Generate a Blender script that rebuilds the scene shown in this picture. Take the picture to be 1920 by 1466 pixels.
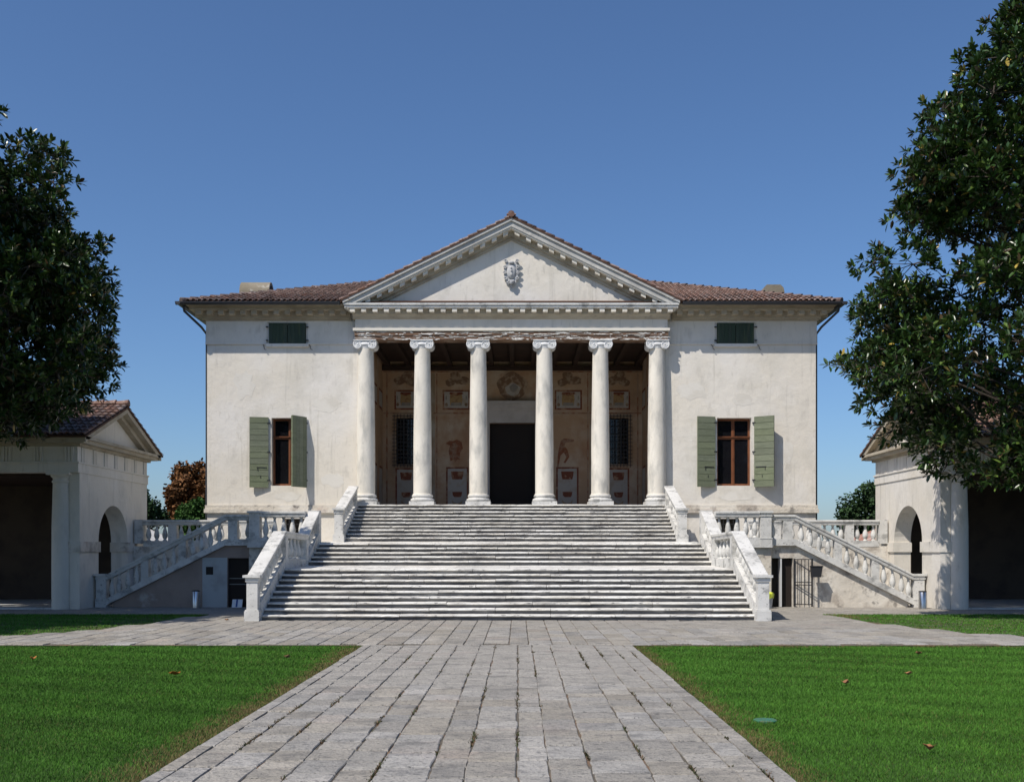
import bpy, math, random
import numpy as np
from mathutils import Vector, Matrix
random.seed(7); rng = np.random.default_rng(7)
for o in list(bpy.data.objects): bpy.data.objects.remove(o)
S = bpy.context.scene; COL = S.collection
# ------------------------------------------------------------------ camera, sky, sun, exposure
cam = bpy.data.cameras.new('camera'); camo = bpy.data.objects.new('camera', cam); COL.objects.link(camo)
camo.location = (0, 0, 1.65); camo.rotation_euler = (math.radians(90), 0, 0)
cam.sensor_width = 36; cam.lens = 36*1950/1920; cam.shift_x = -0.00625; cam.shift_y = 0.15625
cam.clip_start = 0.1; cam.clip_end = 3000
S.camera = camo
TOSUN = Vector((-0.97, -1.0, 1.8)).normalized()
w = bpy.data.worlds.new('World'); S.world = w; w.use_nodes = True
nt = w.node_tree; bg = nt.nodes['Background']
sky = nt.nodes.new('ShaderNodeTexSky'); sky.sky_type = 'NISHITA'; sky.sun_disc = False
sky.sun_elevation = math.asin(TOSUN.z); sky.sun_rotation = math.atan2(TOSUN.x, TOSUN.y)
sky.altitude = 0; sky.air_density = 1.0; sky.dust_density = 0.9; sky.ozone_density = 10.0
nt.links.new(sky.outputs[0], bg.inputs[0]); bg.inputs[1].default_value = 0.127
sl = bpy.data.lights.new('sun', 'SUN'); sl.energy = 5.0; sl.angle = math.radians(0.53); sl.color = (1.0, 0.935, 0.845)
so = bpy.data.objects.new('sun', sl); COL.objects.link(so); so.location = (-30, -30, 60)
so.rotation_euler = TOSUN.to_track_quat('Z', 'Y').to_euler()
S.view_settings.view_transform = 'Standard'; S.view_settings.look = 'None'
S.view_settings.gamma = 1; S.view_settings.exposure = -0.10
S.render.engine = 'CYCLES'
AX = -0.25                                     # the building's axis

# ------------------------------------------------------------------ materials
def mat(name, base, rough=0.85, layers=(), bump=None, rand=0.0, spec=0.3, metal=0.0, attr=None, coord='pos', satr=(.85, 1.15)):
    """layers: (colour, scale(x,y,z), detail, lo, hi, strength)"""
    m = bpy.data.materials.new(name); m.use_nodes = True; t = m.node_tree; N = t.nodes; L = t.links
    p = N['Principled BSDF']; p.inputs['Roughness'].default_value = rough
    p.inputs['Specular IOR Level'].default_value = spec; p.inputs['Metallic'].default_value = metal
    if coord == 'pos': src = N.new('ShaderNodeNewGeometry').outputs['Position']
    else: src = N.new('ShaderNodeTexCoord').outputs['Object']
    if attr:
        a = N.new('ShaderNodeAttribute'); a.attribute_name = attr; cur = a.outputs['Color']
    else:
        c = N.new('ShaderNodeRGB'); c.outputs[0].default_value = (*base, 1); cur = c.outputs[0]
    def noise(scale, detail, rough_=0.6):
        mp = N.new('ShaderNodeMapping'); mp.inputs['Scale'].default_value = scale; L.new(src, mp.inputs[0])
        n = N.new('ShaderNodeTexNoise'); n.inputs['Scale'].default_value = 1; n.inputs['Detail'].default_value = detail
        n.inputs['Roughness'].default_value = rough_; L.new(mp.outputs[0], n.inputs['Vector']); return n.outputs['Fac']
    for (colr, sc, det, lo, hi, st) in layers:
        f = noise(sc, det)
        r = N.new('ShaderNodeMapRange'); r.inputs['From Min'].default_value = lo; r.inputs['From Max'].default_value = hi
        r.inputs['To Max'].default_value = st; L.new(f, r.inputs['Value'])
        mx = N.new('ShaderNodeMix'); mx.data_type = 'RGBA'; L.new(r.outputs[0], mx.inputs['Factor'])
        L.new(cur, mx.inputs['A']); mx.inputs['B'].default_value = (*colr, 1); cur = mx.outputs['Result']
    if rand:
        oi = N.new('ShaderNodeObjectInfo'); r = N.new('ShaderNodeMapRange')
        r.inputs['To Min'].default_value = 1-rand; r.inputs['To Max'].default_value = 1+rand; L.new(oi.outputs['Random'], r.inputs['Value'])
        h = N.new('ShaderNodeHueSaturation'); L.new(cur, h.inputs['Color']); L.new(r.outputs[0], h.inputs['Value'])
        m2 = N.new('ShaderNodeMath'); m2.operation = 'MULTIPLY'; m2.inputs[1].default_value = 7.31; L.new(oi.outputs['Random'], m2.inputs[0])
        m3 = N.new('ShaderNodeMath'); m3.operation = 'FRACT'; L.new(m2.outputs[0], m3.inputs[0])
        r2 = N.new('ShaderNodeMapRange'); r2.inputs['To Min'].default_value = satr[0]; r2.inputs['To Max'].default_value = satr[1]
        L.new(m3.outputs[0], r2.inputs['Value']); L.new(r2.outputs[0], h.inputs['Saturation']); cur = h.outputs[0]
    L.new(cur, p.inputs['Base Color'])
    if bump:
        prev = None
        for (sc, det, dist) in bump:
            b = N.new('ShaderNodeBump'); b.inputs['Strength'].default_value = 1; b.inputs['Distance'].default_value = dist
            L.new(noise(sc, det), b.inputs['Height'])
            if prev: L.new(prev, b.inputs['Normal'])
            prev = b.outputs[0]
        L.new(prev, p.inputs['Normal'])
    return m
def v3(s): return (s, s, s)
plaster = mat('plaster', (.70, .65, .565), .92, [
    ((.73, .70, .655), (.35, .35, .35), 4, .42, .62, .8), ((.55, .52, .455), (.9, .9, .55), 7, .50, .70, .6),
    ((.46, .43, .38), (2.2, 2.2, 1.2), 9, .58, .74, .55), ((.42, .39, .34), (9, 9, 2.2), 7, .60, .76, .5), ((.47, .44, .38), (4.5, 4.5, .28), 7, .58, .72, .6)],
    [(v3(3), 6, .02), (v3(30), 4, .004)])
plaster_old = mat('plaster_old', (.60, .55, .47), .94, [
    ((.70, .66, .59), (.6, .6, .6), 4, .45, .6, .8), ((.36, .31, .26), (1.6, 1.6, 1.3), 8, .50, .62, .75),
    ((.18, .165, .15), (3.5, 3.5, 3), 9, .56, .66, .8), ((.45, .33, .27), (.8, .8, .8), 5, .58, .7, .6)],
    [(v3(4), 8, .04), (v3(30), 5, .006)])
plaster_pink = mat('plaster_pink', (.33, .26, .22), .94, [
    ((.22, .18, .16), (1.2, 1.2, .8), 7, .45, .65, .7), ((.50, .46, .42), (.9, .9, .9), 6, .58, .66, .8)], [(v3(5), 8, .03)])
shaft_m = mat('column_plaster', (.72, .68, .60), .9, [
    ((.60, .56, .48), (1.3, 1.3, .7), 6, .45, .65, .6), ((.36, .355, .33), (2.6, 2.6, .9), 9, .50, .68, .7),
    ((.30, .29, .27), (14, 14, 9), 6, .62, .75, .35)], [(v3(12), 7, .012)])
stone = mat('white_stone', (.63, .62, .59), .75, [
    ((.50, .49, .46), (1.5, 1.5, 1.5), 6, .45, .62, .7), ((.20, .20, .19), (2.5, 2.5, 3), 9, .52, .66, .75),
    ((.10, .10, .10), (11, 11, 14), 8, .58, .72, .8)], [(v3(25), 6, .006)], spec=.4)
riser_m = mat('riser_lichen_shade', (.16, .155, .15), .9, [((.06, .06, .062), (1.6, 3, 9), 8, .42, .60, .85), ((.42, .40, .36), (.6, .8, 3.2), 7, .58, .68, .8)], [(v3(22), 7, .008)])  # lichen on the risers, plus nosing shade painted into the dark colour
step_m = mat('step_stone', (.73, .715, .67), .75, [
    ((.56, .53, .47), (.9, 2, 3), 6, .42, .60, .75), ((.24, .23, .22), (1.3, 4, 6), 9, .52, .66, .75),
    ((.08, .08, .085), (6, 9, 14), 9, .55, .69, .85)], [(v3(22), 7, .010)], rand=.10, spec=.35)
stone_grey = mat('grey_stone', (.52, .52, .50), .8, [
    ((.34, .34, .33), (1.8, 1.8, 1.8), 7, .45, .65, .7), ((.12, .12, .12), (5, 5, 5), 9, .60, .72, .75)], [(v3(20), 6, .008)])
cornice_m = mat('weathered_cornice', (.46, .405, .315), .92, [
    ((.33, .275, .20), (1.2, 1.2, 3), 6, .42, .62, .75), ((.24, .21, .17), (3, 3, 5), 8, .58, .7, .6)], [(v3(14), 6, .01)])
modil_m = mat('modillion_stone', (.68, .64, .56), .9, [((.42, .37, .29), (3, 3, 3), 6, .5, .68, .7)], [(v3(20), 5, .006)], rand=.12)
timber = mat('bare_beam', (.16, .095, .062), .9, [((.28, .20, .14), (1.5, 4, 18), 6, .5, .62, .8), ((.40, .37, .34), (2.5, 6, 22), 7, .58, .64, .85)], [((3, 9, 40), 5, .02)])
flake_m = mat('old_plaster_flake', (.70, .68, .64), .9, [((.45, .42, .38), (4, 4, 12), 6, .5, .65, .7)], [(v3(30), 5, .005)])
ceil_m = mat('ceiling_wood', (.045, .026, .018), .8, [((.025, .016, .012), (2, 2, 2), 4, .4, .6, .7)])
fresco_m = mat('fresco_plaster', (.43, .28, .17), .93, [
    ((.50, .40, .30), (.8, .8, .8), 5, .45, .62, .8), ((.34, .18, .10), (1.3, 1.3, .9), 8, .52, .68, .7),
    ((.20, .16, .13), (.6, .6, .35), 7, .56, .7, .6), ((.34, .20, .13), (4, 4, 4), 9, .60, .72, .6)], [(v3(10), 6, .006)])
fr_red = mat('fresco_red', (.19, .065, .038), .92, [((.42, .27, .17), (5, 5, 5), 8, .50, .64, .8)])
fr_white = mat('fresco_white', (.42, .38, .335), .92, [((.36, .28, .2), (3, 3, 3), 8, .5, .66, .7)])
fr_ochre = mat('fresco_ochre', (.38, .25, .12), .92, [((.24, .13, .07), (6, 6, 6), 8, .48, .64, .8)])
fr_dark = mat('fresco_umber', (.20, .12, .075), .92, [((.40, .30, .21), (4.5, 4.5, 4.5), 9, .47, .62, .9)])
fr_grey = mat('fresco_grey', (.24, .22, .20), .92, [((.38, .31, .23), (3, 3, 3), 8, .48, .62, .8)])
tile_m = mat('roof_tile', (.19, .105, .08), .9, [
    ((.27, .175, .14), (3.3, 3.3, 3.3), 5, .45, .6, .7), ((.075, .052, .045), (2.5, 2.5, 2.5), 8, .48, .64, .8),
    ((.38, .31, .27), (9, 9, 9), 4, .56, .66, .7), ((.25, .10, .035), (.9, .9, .9), 4, .62, .70, .6)], [(v3(30), 4, .006)], rand=.3, satr=(.6, 1.1))
roof_under = mat('roof_bed', (.09, .05, .035), .95)
gutter_m = mat('gutter_metal', (.035, .038, .045), .45, spec=.5)
green_m = mat('shutter_green', (.165, .185, .12), .6, [((.115, .135, .085), (2, 2, 9), 6, .45, .65, .6), ((.24, .25, .18), (9, 9, 25), 6, .56, .68, .6)], rand=.08)
green_dark = mat('shutter_dark_green', (.035, .055, .035), .6, [((.09, .10, .05), (8, 8, 1.5), 6, .56, .7, .6)], rand=.08)
wood_m = mat('window_wood', (.19, .07, .03), .5, [((.11, .04, .018), (8, 8, 3), 5, .45, .65, .7)])
glass_m = mat('dark_glass', (.008, .008, .010), .06, spec=.5)
room_m = mat('room_dark', (.03, .026, .022), .9)
iron_m = mat('iron', (.018, .018, .02), .55, spec=.5)
door_m = mat('door_wood', (.020, .013, .010), .7, [((.018, .013, .011), (6, 6, 1), 5, .4, .6, .8)])
paver_m = mat('paver', (.325, .30, .26), .9, [
    ((.38, .35, .305), (1.1, 1.1, 1), 5, .45, .62, .8), ((.19, .18, .165), (2.5, 3.4, 3), 9, .50, .66, .8),
    ((.35, .29, .25), (.8, .8, 1), 4, .58, .68, .5), ((.11, .108, .104), (14, 20, 10), 9, .55, .67, .85), ((.43, .40, .36), (30, 44, 10), 4, .62, .70, .6), ((.10, .096, .09), (38, 60, 10), 6, .55, .64, .75)],
    [(v3(9), 8, .035), ((26, 36, 30), 7, .016)], rand=.16, satr=(.6, 1.2))
joint_m = mat('joint_soil', (.115, .10, .08), .95, [((.20, .12, .07), (1.4, 1.4, 2), 6, .5, .62, .85), ((.05, .07, .03), (5, 5, 5), 6, .55, .66, .8)], [(v3(40), 5, .01)])
soil_m = mat('lawn_soil', (.040, .085, .014), .95, [((.055, .10, .025), (.8, .8, 1), 6, .45, .62, .7), ((.10, .085, .045), (6, 6, 1), 7, .6, .75, .6)], [(v3(30), 6, .02)])
ground_m = mat('ground_field', (.07, .10, .035), .95, [((.12, .11, .06), (.08, .08, 1), 6, .45, .6, .7)])
grass_m = mat('grass', (0, 0, 0), .6, attr='Col', spec=.1)
leaf_m = mat('magnolia_leaf', (0, 0, 0), .32, attr='Col', spec=.5)
leaf_far = mat('far_leaf', (0, 0, 0), .7, attr='Col', spec=.2)
bark_m = mat('bark', (.06, .05, .042), .9, [((.05, .04, .03), (4, 4, 1.5), 7, .45, .6, .7)], [(v3(12), 6, .02)])
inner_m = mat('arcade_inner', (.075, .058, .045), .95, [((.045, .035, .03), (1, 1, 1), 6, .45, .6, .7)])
steel_m = mat('brushed_steel', (.55, .55, .56), .28, metal=1.0)
bucket_m = mat('grey_plastic', (.42, .43, .44), .5)
bag_m = mat('yellow_bag', (.55, .62, .06), .4)
paper_m = mat('white_paper', (.75, .77, .8), .7)
blue_m = mat('blue_print', (.05, .10, .3), .6)
valve_m = mat('valve_cover_green', (.05, .17, .11), .6, [((.10, .11, .06), (14, 14, 14), 6, .5, .62, .8)])
dryleaf_m = mat('dry_leaf', (.30, .13, .05), .8, rand=.25)
house_m = mat('house_wall', (.68, .66, .62), .9, [((.5, .47, .42), (.6, .6, .6), 4, .5, .65, .6)])
house_roof = mat('house_roof', (.34, .16, .11), .9, [((.5, .42, .36), (1, 1, 1), 5, .5, .6, .7)])
pale_roof = mat('pale_roof', (.62, .60, .56), .85, [((.3, .28, .26), (.5, .5, .5), 5, .5, .65, .6)])

# ------------------------------------------------------------------ object helpers
WL = {}
def finish(o, parent, loc, label=None, cat=None, group=None, kind=None):
    COL.objects.link(o); loc = Vector(loc)
    if parent is not None: o.parent = parent; o.location = loc - WL[parent.name]
    else: o.location = loc
    WL[o.name] = loc
    if label: o['label'] = label
    if cat: o['category'] = cat
    if group: o['group'] = group
    if kind: o['kind'] = kind
    return o
def thing(name, loc, label, cat, group=None):
    return finish(bpy.data.objects.new(name, None), None, loc, label, cat, group)
class MB:
    def __init__(s): s.v = []; s.f = []
    def add(s, V, F):
        b = len(s.v); s.v += [tuple(p) for p in V]; s.f += [tuple(i+b for i in f) for f in F]; return s
    def box(s, x0, x1, y0, y1, z0, z1):
        if x1 < x0: x0, x1 = x1, x0
        V = [(x0,y0,z0),(x1,y0,z0),(x1,y1,z0),(x0,y1,z0),(x0,y0,z1),(x1,y0,z1),(x1,y1,z1),(x0,y1,z1)]
        return s.add(V, [(0,3,2,1),(4,5,6,7),(0,1,5,4),(1,2,6,5),(2,3,7,6),(3,0,4,7)])
    def prism(s, poly, d, axis='y'):
        """poly: 2D points CCW, d=(a,b) along axis. axis y -> poly in xz; x -> poly in yz; z -> poly in xy"""
        def P(u, v, t): return {'y': (u, t, v), 'x': (t, u, v), 'z': (u, v, t)}[axis]
        n = len(poly); V = [P(u, v, d[0]) for u, v in poly] + [P(u, v, d[1]) for u, v in poly]
        F = [tuple(range(n)), tuple(range(2*n-1, n-1, -1))] + [(i, i+n, (i+1) % n+n, (i+1) % n) for i in range(n)]
        return s.add(V, F)
    def sweep(s, prof, p0, p1):
        """prof: (lateral, vertical) polygon swept from p0 to p1 with vertical ends"""
        p0 = Vector(p0); p1 = Vector(p1); d = p1-p0; h = Vector((d.x, d.y, 0)).normalized(); lat = Vector((h.y, -h.x, 0))
        n = len(prof); V = [p0+lat*u+Vector((0, 0, v)) for u, v in prof]+[p1+lat*u+Vector((0, 0, v)) for u, v in prof]
        F = [tuple(range(n)), tuple(range(2*n-1, n-1, -1))]+[(i, i+n, (i+1) % n+n, (i+1) % n) for i in range(n)]
        return s.add(V, F)
    def lathe(s, prof, c=(0, 0, 0), n=16, caps=True):
        b = []; V = []
        for r, z in prof:
            for k in range(n):
                a = 2*math.pi*k/n; V.append((c[0]+r*math.cos(a), c[1]+r*math.sin(a), c[2]+z))
        F = []
        for i in range(len(prof)-1):
            for k in range(n):
                k2 = (k+1) % n; F.append((i*n+k, i*n+k2, (i+1)*n+k2, (i+1)*n+k))
        if caps: F += [tuple(range(n-1, -1, -1)), tuple(range((len(prof)-1)*n, len(prof)*n))]
        return s.add(V, F)
    def tube(s, pts, rad, n=6):
        pts = [Vector(p) for p in pts]; V = []; F = []
        if not isinstance(rad, (list, tuple)): rad = [rad]*len(pts)
        for i, p in enumerate(pts):
            t = (pts[min(i+1, len(pts)-1)]-pts[max(i-1, 0)]).normalized()
            a = t.orthogonal().normalized() if i == 0 else (a-t*a.dot(t)).normalized()
            b = t.cross(a)
            for k in range(n):
                q = 2*math.pi*k/n; V.append(p+(a*math.cos(q)+b*math.sin(q))*rad[i])
        for i in range(len(pts)-1):
            for k in range(n):
                k2 = (k+1) % n; F.append((i*n+k, i*n+k2, (i+1)*n+k2, (i+1)*n+k))
        F += [tuple(range(n-1, -1, -1)), tuple(range((len(pts)-1)*n, len(pts)*n))]
        return s.add(V, F)
    def ball(s, c, r, n=10, sc=(1, 1, 1)):
        V = []; F = []; m = n//2
        for i in range(m+1):
            th = math.pi*i/m
            for k in range(n):
                a = 2*math.pi*k/n
                V.append((c[0]+r*sc[0]*math.sin(th)*math.cos(a), c[1]+r*sc[1]*math.sin(th)*math.sin(a), c[2]+r*sc[2]*math.cos(th)))
        for i in range(m):
            for k in range(n):
                k2 = (k+1) % n; F.append((i*n+k, (i+1)*n+k, (i+1)*n+k2, i*n+k2))
        return s.add(V, F)
    def mesh(s, name, m, smooth=False):
        me = bpy.data.meshes.new(name); me.from_pydata(s.v, [], s.f); me.validate(); me.materials.append(m)
        if smooth:
            me.polygons.foreach_set('use_smooth', [True]*len(me.polygons)); me.set_sharp_from_angle(angle=math.radians(38))
        import bmesh
        b = bmesh.new(); b.from_mesh(me); bmesh.ops.recalc_face_normals(b, faces=b.faces); b.to_mesh(me); b.free()
        return me
    def obj(s, name, m, parent=None, loc=(0, 0, 0), smooth=False, **k):
        return finish(bpy.data.objects.new(name, s.mesh(name, m, smooth)), parent, loc, **k)
def inst(name, me, parent, loc, rotz=0, scale=(1, 1, 1), **k):
    o = finish(bpy.data.objects.new(name, me), parent, loc, **k); o.rotation_euler = (0, 0, rotz); o.scale = scale; return o
def npmesh(name, V, F, m, cols=None, smooth=False):
    """V (n,3), F (m,k) same-size polygons, cols (n,3)"""
    V = np.asarray(V, np.float32); F = np.asarray(F, np.int32); me = bpy.data.meshes.new(name); k = F.shape[1]
    me.vertices.add(len(V)); me.vertices.foreach_set('co', V.ravel())
    me.loops.add(F.size); me.loops.foreach_set('vertex_index', F.ravel())
    me.polygons.add(len(F)); me.polygons.foreach_set('loop_start', np.arange(0, F.size, k, dtype=np.int32))
    try: me.polygons.foreach_set('loop_total', np.full(len(F), k, np.int32))
    except Exception: pass
    me.update(calc_edges=True); me.materials.append(m)
    if cols is not None:
        a = me.attributes.new('Col', 'FLOAT_COLOR', 'POINT'); c = np.ones((len(V), 4), np.float32); c[:, :3] = cols
        a.data.foreach_set('color', c.ravel())
    if smooth: me.polygons.foreach_set('use_smooth', np.ones(len(F), bool))
    return me
def sstep(a, b, t):
    t = min(1, max(0, (t-a)/(b-a))); return t*t*(3-2*t)
def gz(x, y): return -0.07*sstep(6.5, 8, abs(x-AX))*sstep(26, 30, y)

# ------------------------------------------------------------------ ground, paving, lawns
MB().add([(-900, -60, -.16), (900, -60, -.16), (900, 1500, -.16), (-900, 1500, -.16)], [(0, 1, 2, 3)]).obj('ground', ground_m, kind='structure')
PL, PR = -2.72, 2.0
def curve_in(sg):                              # inner edge of the lawns beside the stairs
    return [(8.0, 27.4), (8.05, 26.0), (8.2, 24.6), (8.55, 22.6), (9.1, 21.0), (10.2, 19.95), (12.5, 19.45), (22, 19.25)]
def paving_sheet(name, poly, z):
    return MB().add([(x, y, z) for x, y in poly], [tuple(range(len(poly)))]).obj(name, joint_m, kind='structure')
path = paving_sheet('path', [(PL, 2), (PR, 2), (PR, 18.35), (PL, 18.35)], -.014)
fore = MB()
gx = np.linspace(-24, 24, 49); gy = np.linspace(18.35, 37.3, 20)
fv = [(x, y, gz(x, y)-.016) for y in gy for x in gx]
ff = [(j*49+i, j*49+i+1, (j+1)*49+i+1, (j+1)*49+i) for j in range(19) for i in range(48)]
forecourt = fore.add(fv, ff).obj('forecourt', joint_m, kind='structure')
def paver_mesh(seed):
    r = random.Random(seed); P = []
    for i in range(3): P.append((-.5+i/3, -.5))
    for i in range(3): P.append((.5, -.5+i/3))
    for i in range(3): P.append((.5-i/3, .5))
    for i in range(3): P.append((-.5, .5-i/3))
    P = [(x+r.uniform(-.022, .014)*(1 if x > 0 else -1), y+r.uniform(-.018, .012)*(1 if y > 0 else -1)) for x, y in P]
    m = MB(); n = 12; V = [(x, y, -.05) for x, y in P]+[(x, y, -.008+r.uniform(-.003, .002)) for x, y in P]+[(x*.955, y*.965, r.uniform(-.001, .0015)) for x, y in P]
    F = [(i, (i+1) % n, (i+1) % n+n, i+n) for i in range(n)]+[(i+n, (i+1) % n+n, (i+1) % n+2*n, i+2*n) for i in range(n)]+[tuple(range(2*n, 3*n))]
    return m.add(V, F).mesh('paver', paver_m)
PM = [paver_mesh(i) for i in range(8)]
cols_ = [-2.72, -2.58, -2.33, -2.0, -1.70, -1.35, -1.07, -.664, -.396, -.005, .235, .556, .993, 1.32, 1.62, 1.84, 2.0]
plist = []
for i in range(len(cols_)-1):
    y = 4.0+random.random()*.4; x0, x1 = cols_[i], cols_[i+1]
    while y < 18.33:
        l = random.uniform(.28, .62)*(1.6 if x1-x0 < .2 else 1)
        y2 = min(18.33, y+l)
        if y2-y > .1: plist.append(((x0+x1)/2+random.uniform(-.006, .006), (y+y2)/2, x1-x0-random.uniform(.002, .018), y2-y-random.uniform(.014, .034)))
        y = y2
plist.sort(key=lambda p: p[1])
def in_poly(px, py, poly):
    px = np.asarray(px); py = np.asarray(py); r = np.zeros(px.shape, bool); n = len(poly)
    for i in range(n):
        x0, y0 = poly[i]; x1, y1 = poly[(i+1) % n]
        c = ((y0 > py) != (y1 > py)) & (px < (x1-x0)*(py-y0)/(y1-y0+1e-12)+x0); r ^= c
    return r
flist = []
xs = [-24.0]
while xs[-1] < 24: xs.append(xs[-1]+random.uniform(.30, .46))
lawnR = [(AX+.25+x, y) for x, y in curve_in(1)]+[(22, 27.4)]
lawnL = [(-x-.15, y) for x, y in curve_in(1)]+[(-22, 27.4)]
for i in range(len(xs)-1):
    y = 18.36+random.random()*.3; x0, x1 = xs[i], xs[i+1]; xc = (x0+x1)/2
    while y < 37.2:
        y2 = y+random.uniform(.45, .95); yc = (y+y2)/2
        if not (abs(xc-AX) < 5.8 and yc > 25.0) and not in_poly([xc], [yc], lawnR)[0] and not in_poly([xc], [yc], lawnL)[0] and abs(xc) < yc*.5+2.5 and not (abs(xc-AX) > 13 and yc > 31):
            flist.append((xc, yc, x1-x0-.014, y2-y-.012))
        y = y2
flist.sort(key=lambda p: p[1])
def lay(lst, parent, nmax=300):
    rest = MB()
    for k, (x, y, a, b) in enumerate(lst):
        me = PM[k % 8]; z = gz(x, y)+random.uniform(-.004, .004)
        if k < nmax:
            o = inst('paver', me, parent, (x, y, z), 0, (a, b, 1)); o.rotation_euler = (random.uniform(-.006, .006), random.uniform(-.006, .006), random.uniform(-.008, .008))
        else:
            rest.add([(v.co.x*a+x, v.co.y*b+y, v.co.z+z) for v in me.vertices], [tuple(p.vertices) for p in me.polygons])
    if rest.v: rest.obj('far_pavers', paver_m, parent, kind='stuff')
lay(plist, path); lay(flist, forecourt)

def grass(poly, parent, dens, hgt, wid, dry=None, frustum=True):
    P = np.array(poly); x0, y0 = P.min(0); x1, y1 = P.max(0); out = []
    ys = np.arange(y0, y1, 1.0)
    for ya in ys:
        yb = min(y1, ya+1.0); lim = (yb+.5)*.5+1.6
        xa = max(x0, -lim); xb = min(x1, lim)
        if xb <= xa: continue
        d = dens*min(1, max(.22, (9.5/max(ya, 6))**1.6)); n = int((xb-xa)*(yb-ya)*d)
        px = rng.uniform(xa, xb, n); py = rng.uniform(ya, yb, n); k = in_poly(px, py, poly); out.append(np.c_[px[k], py[k]])
    Q = np.vstack(out); n = len(Q); far = np.clip(Q[:, 1]/9.5, .8, 2.6)
    # patchy growth
    def fld(s, ph): return np.sin(Q[:, 0]*s+ph+1.7*np.sin(Q[:, 1]*s*.7+ph*2))*np.sin(Q[:, 1]*s*.83+ph*1.3+1.3*np.sin(Q[:, 0]*s*.6))
    g = fld(.9, 1.)*.5+fld(2.7, 2.)*.35+fld(7, 4.)*.3
    ang = rng.uniform(0, 6.283, n); h = hgt*rng.uniform(.55, 1.25, n)*(1+.25*g); wd = wid*far*rng.uniform(.7, 1.3, n)
    lean = rng.uniform(.2, 1.0, n)*h; la = rng.uniform(0, 6.283, n)
    b = np.c_[Q, np.full(n, -.022)]; dx = np.c_[np.cos(ang), np.sin(ang), np.zeros(n)]*wd[:, None]*.5
    tip = b+np.c_[np.cos(la)*lean, np.sin(la)*lean, h]
    V = np.stack([b-dx, b+dx, tip], 1).reshape(-1, 3); F = np.arange(3*n).reshape(n, 3)
    stripe = np.sin((Q[:, 1]*1.0+Q[:, 0]*.35)*2*math.pi/1.1)
    base = np.array([.070, .178, .024]); c = base*(1+.20*g+.13*stripe+rng.normal(0, .22, n))[:, None]
    bright = rng.random(n) < np.clip(.06+.22*(fld(3.1, 7.) > .55), 0, 1); c[bright] *= np.array([1.45, 1.4, 1.2]); yl = rng.random(n) < .03*(1+fld(1.3, 5.)); c[yl] = np.array([.17, .17, .05])*rng.uniform(.6, 1.1, yl.sum())[:, None]
    if dry is not None:
        dd = dry(Q[:, 0], Q[:, 1])+.10*fld(5, 3.)+.05*fld(13, 1.); p = np.clip(1-dd/.42, 0, 1)*.95
        k = rng.random(n) < p; c[k] = np.array([.20, .155, .065])*rng.uniform(.7, 1.3, k.sum())[:, None]
    c = np.clip(c, .005, 1); C = np.repeat(c, 3, 0); C[0::3] *= .75; C[1::3] *= .75
    me = npmesh('grass', V, F, grass_m, C); return finish(bpy.data.objects.new('grass', me), parent, (0, 0, 0), kind='stuff')
def weeds():
    P = []
    for i in range(95):
        x = random.choice(cols_[2:-1]); y = 5+13*random.random(); run = random.choice((.04, .08, .15, .35))
        for k in range(int(12+run*130)): P.append((x+random.gauss(0, .012), y+random.uniform(-run, run)))
    P = np.array(P); n = len(P); a = rng.uniform(0, 6.283, n); la = rng.uniform(0, 6.283, n); h = rng.uniform(.008, .03, n); wd = rng.uniform(.006, .012, n)
    b = np.c_[P, np.full(n, -.012)]; dx = np.c_[np.cos(a), np.sin(a), np.zeros(n)]*wd[:, None]; tip = b+np.c_[np.cos(la)*h*.9, np.sin(la)*h*.9, h+.006]
    c = np.where(rng.random(n)[:, None] < .55, np.array([.055, .065, .03]), np.array([.13, .085, .05]))*rng.uniform(.6, 1.3, n)[:, None]
    me = npmesh('joint_weeds', np.stack([b-dx, b+dx, tip], 1).reshape(-1, 3), np.arange(3*n).reshape(n, 3), grass_m, np.repeat(c, 3, 0))
    finish(bpy.data.objects.new('joint_weeds', me), path, (0, 0, 0), kind='stuff')
weeds()
def lawn(poly, dens, hgt, wid, dry):
    l = MB().add([(x, y, -.024) for x, y in poly], [tuple(range(len(poly)))]).obj('lawn', soil_m, kind='structure')
    grass(poly, l, dens, hgt, wid, dry)
lawn([(-30, 2), (PL-.02, 2), (PL-.02, 18.3), (-30, 17.95)], 9000, .027, .0056, lambda x, y: np.minimum((PL-x), 3))
lawn([(PR+.02, 2), (30, 2), (30, 18.0), (PR+.02, 18.25)], 9000, .027, .0056, lambda x, y: np.minimum(x-PR+.08, np.where(x > 0, 18.3-y+.05, 3)))
lawn(lawnL, 4500, .034, .0075, None); lawn(lawnR, 4500, .034, .0075, lambda x, y: np.hypot(x-8.3, (y-26.5)*.5)*.4+.1)

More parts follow.
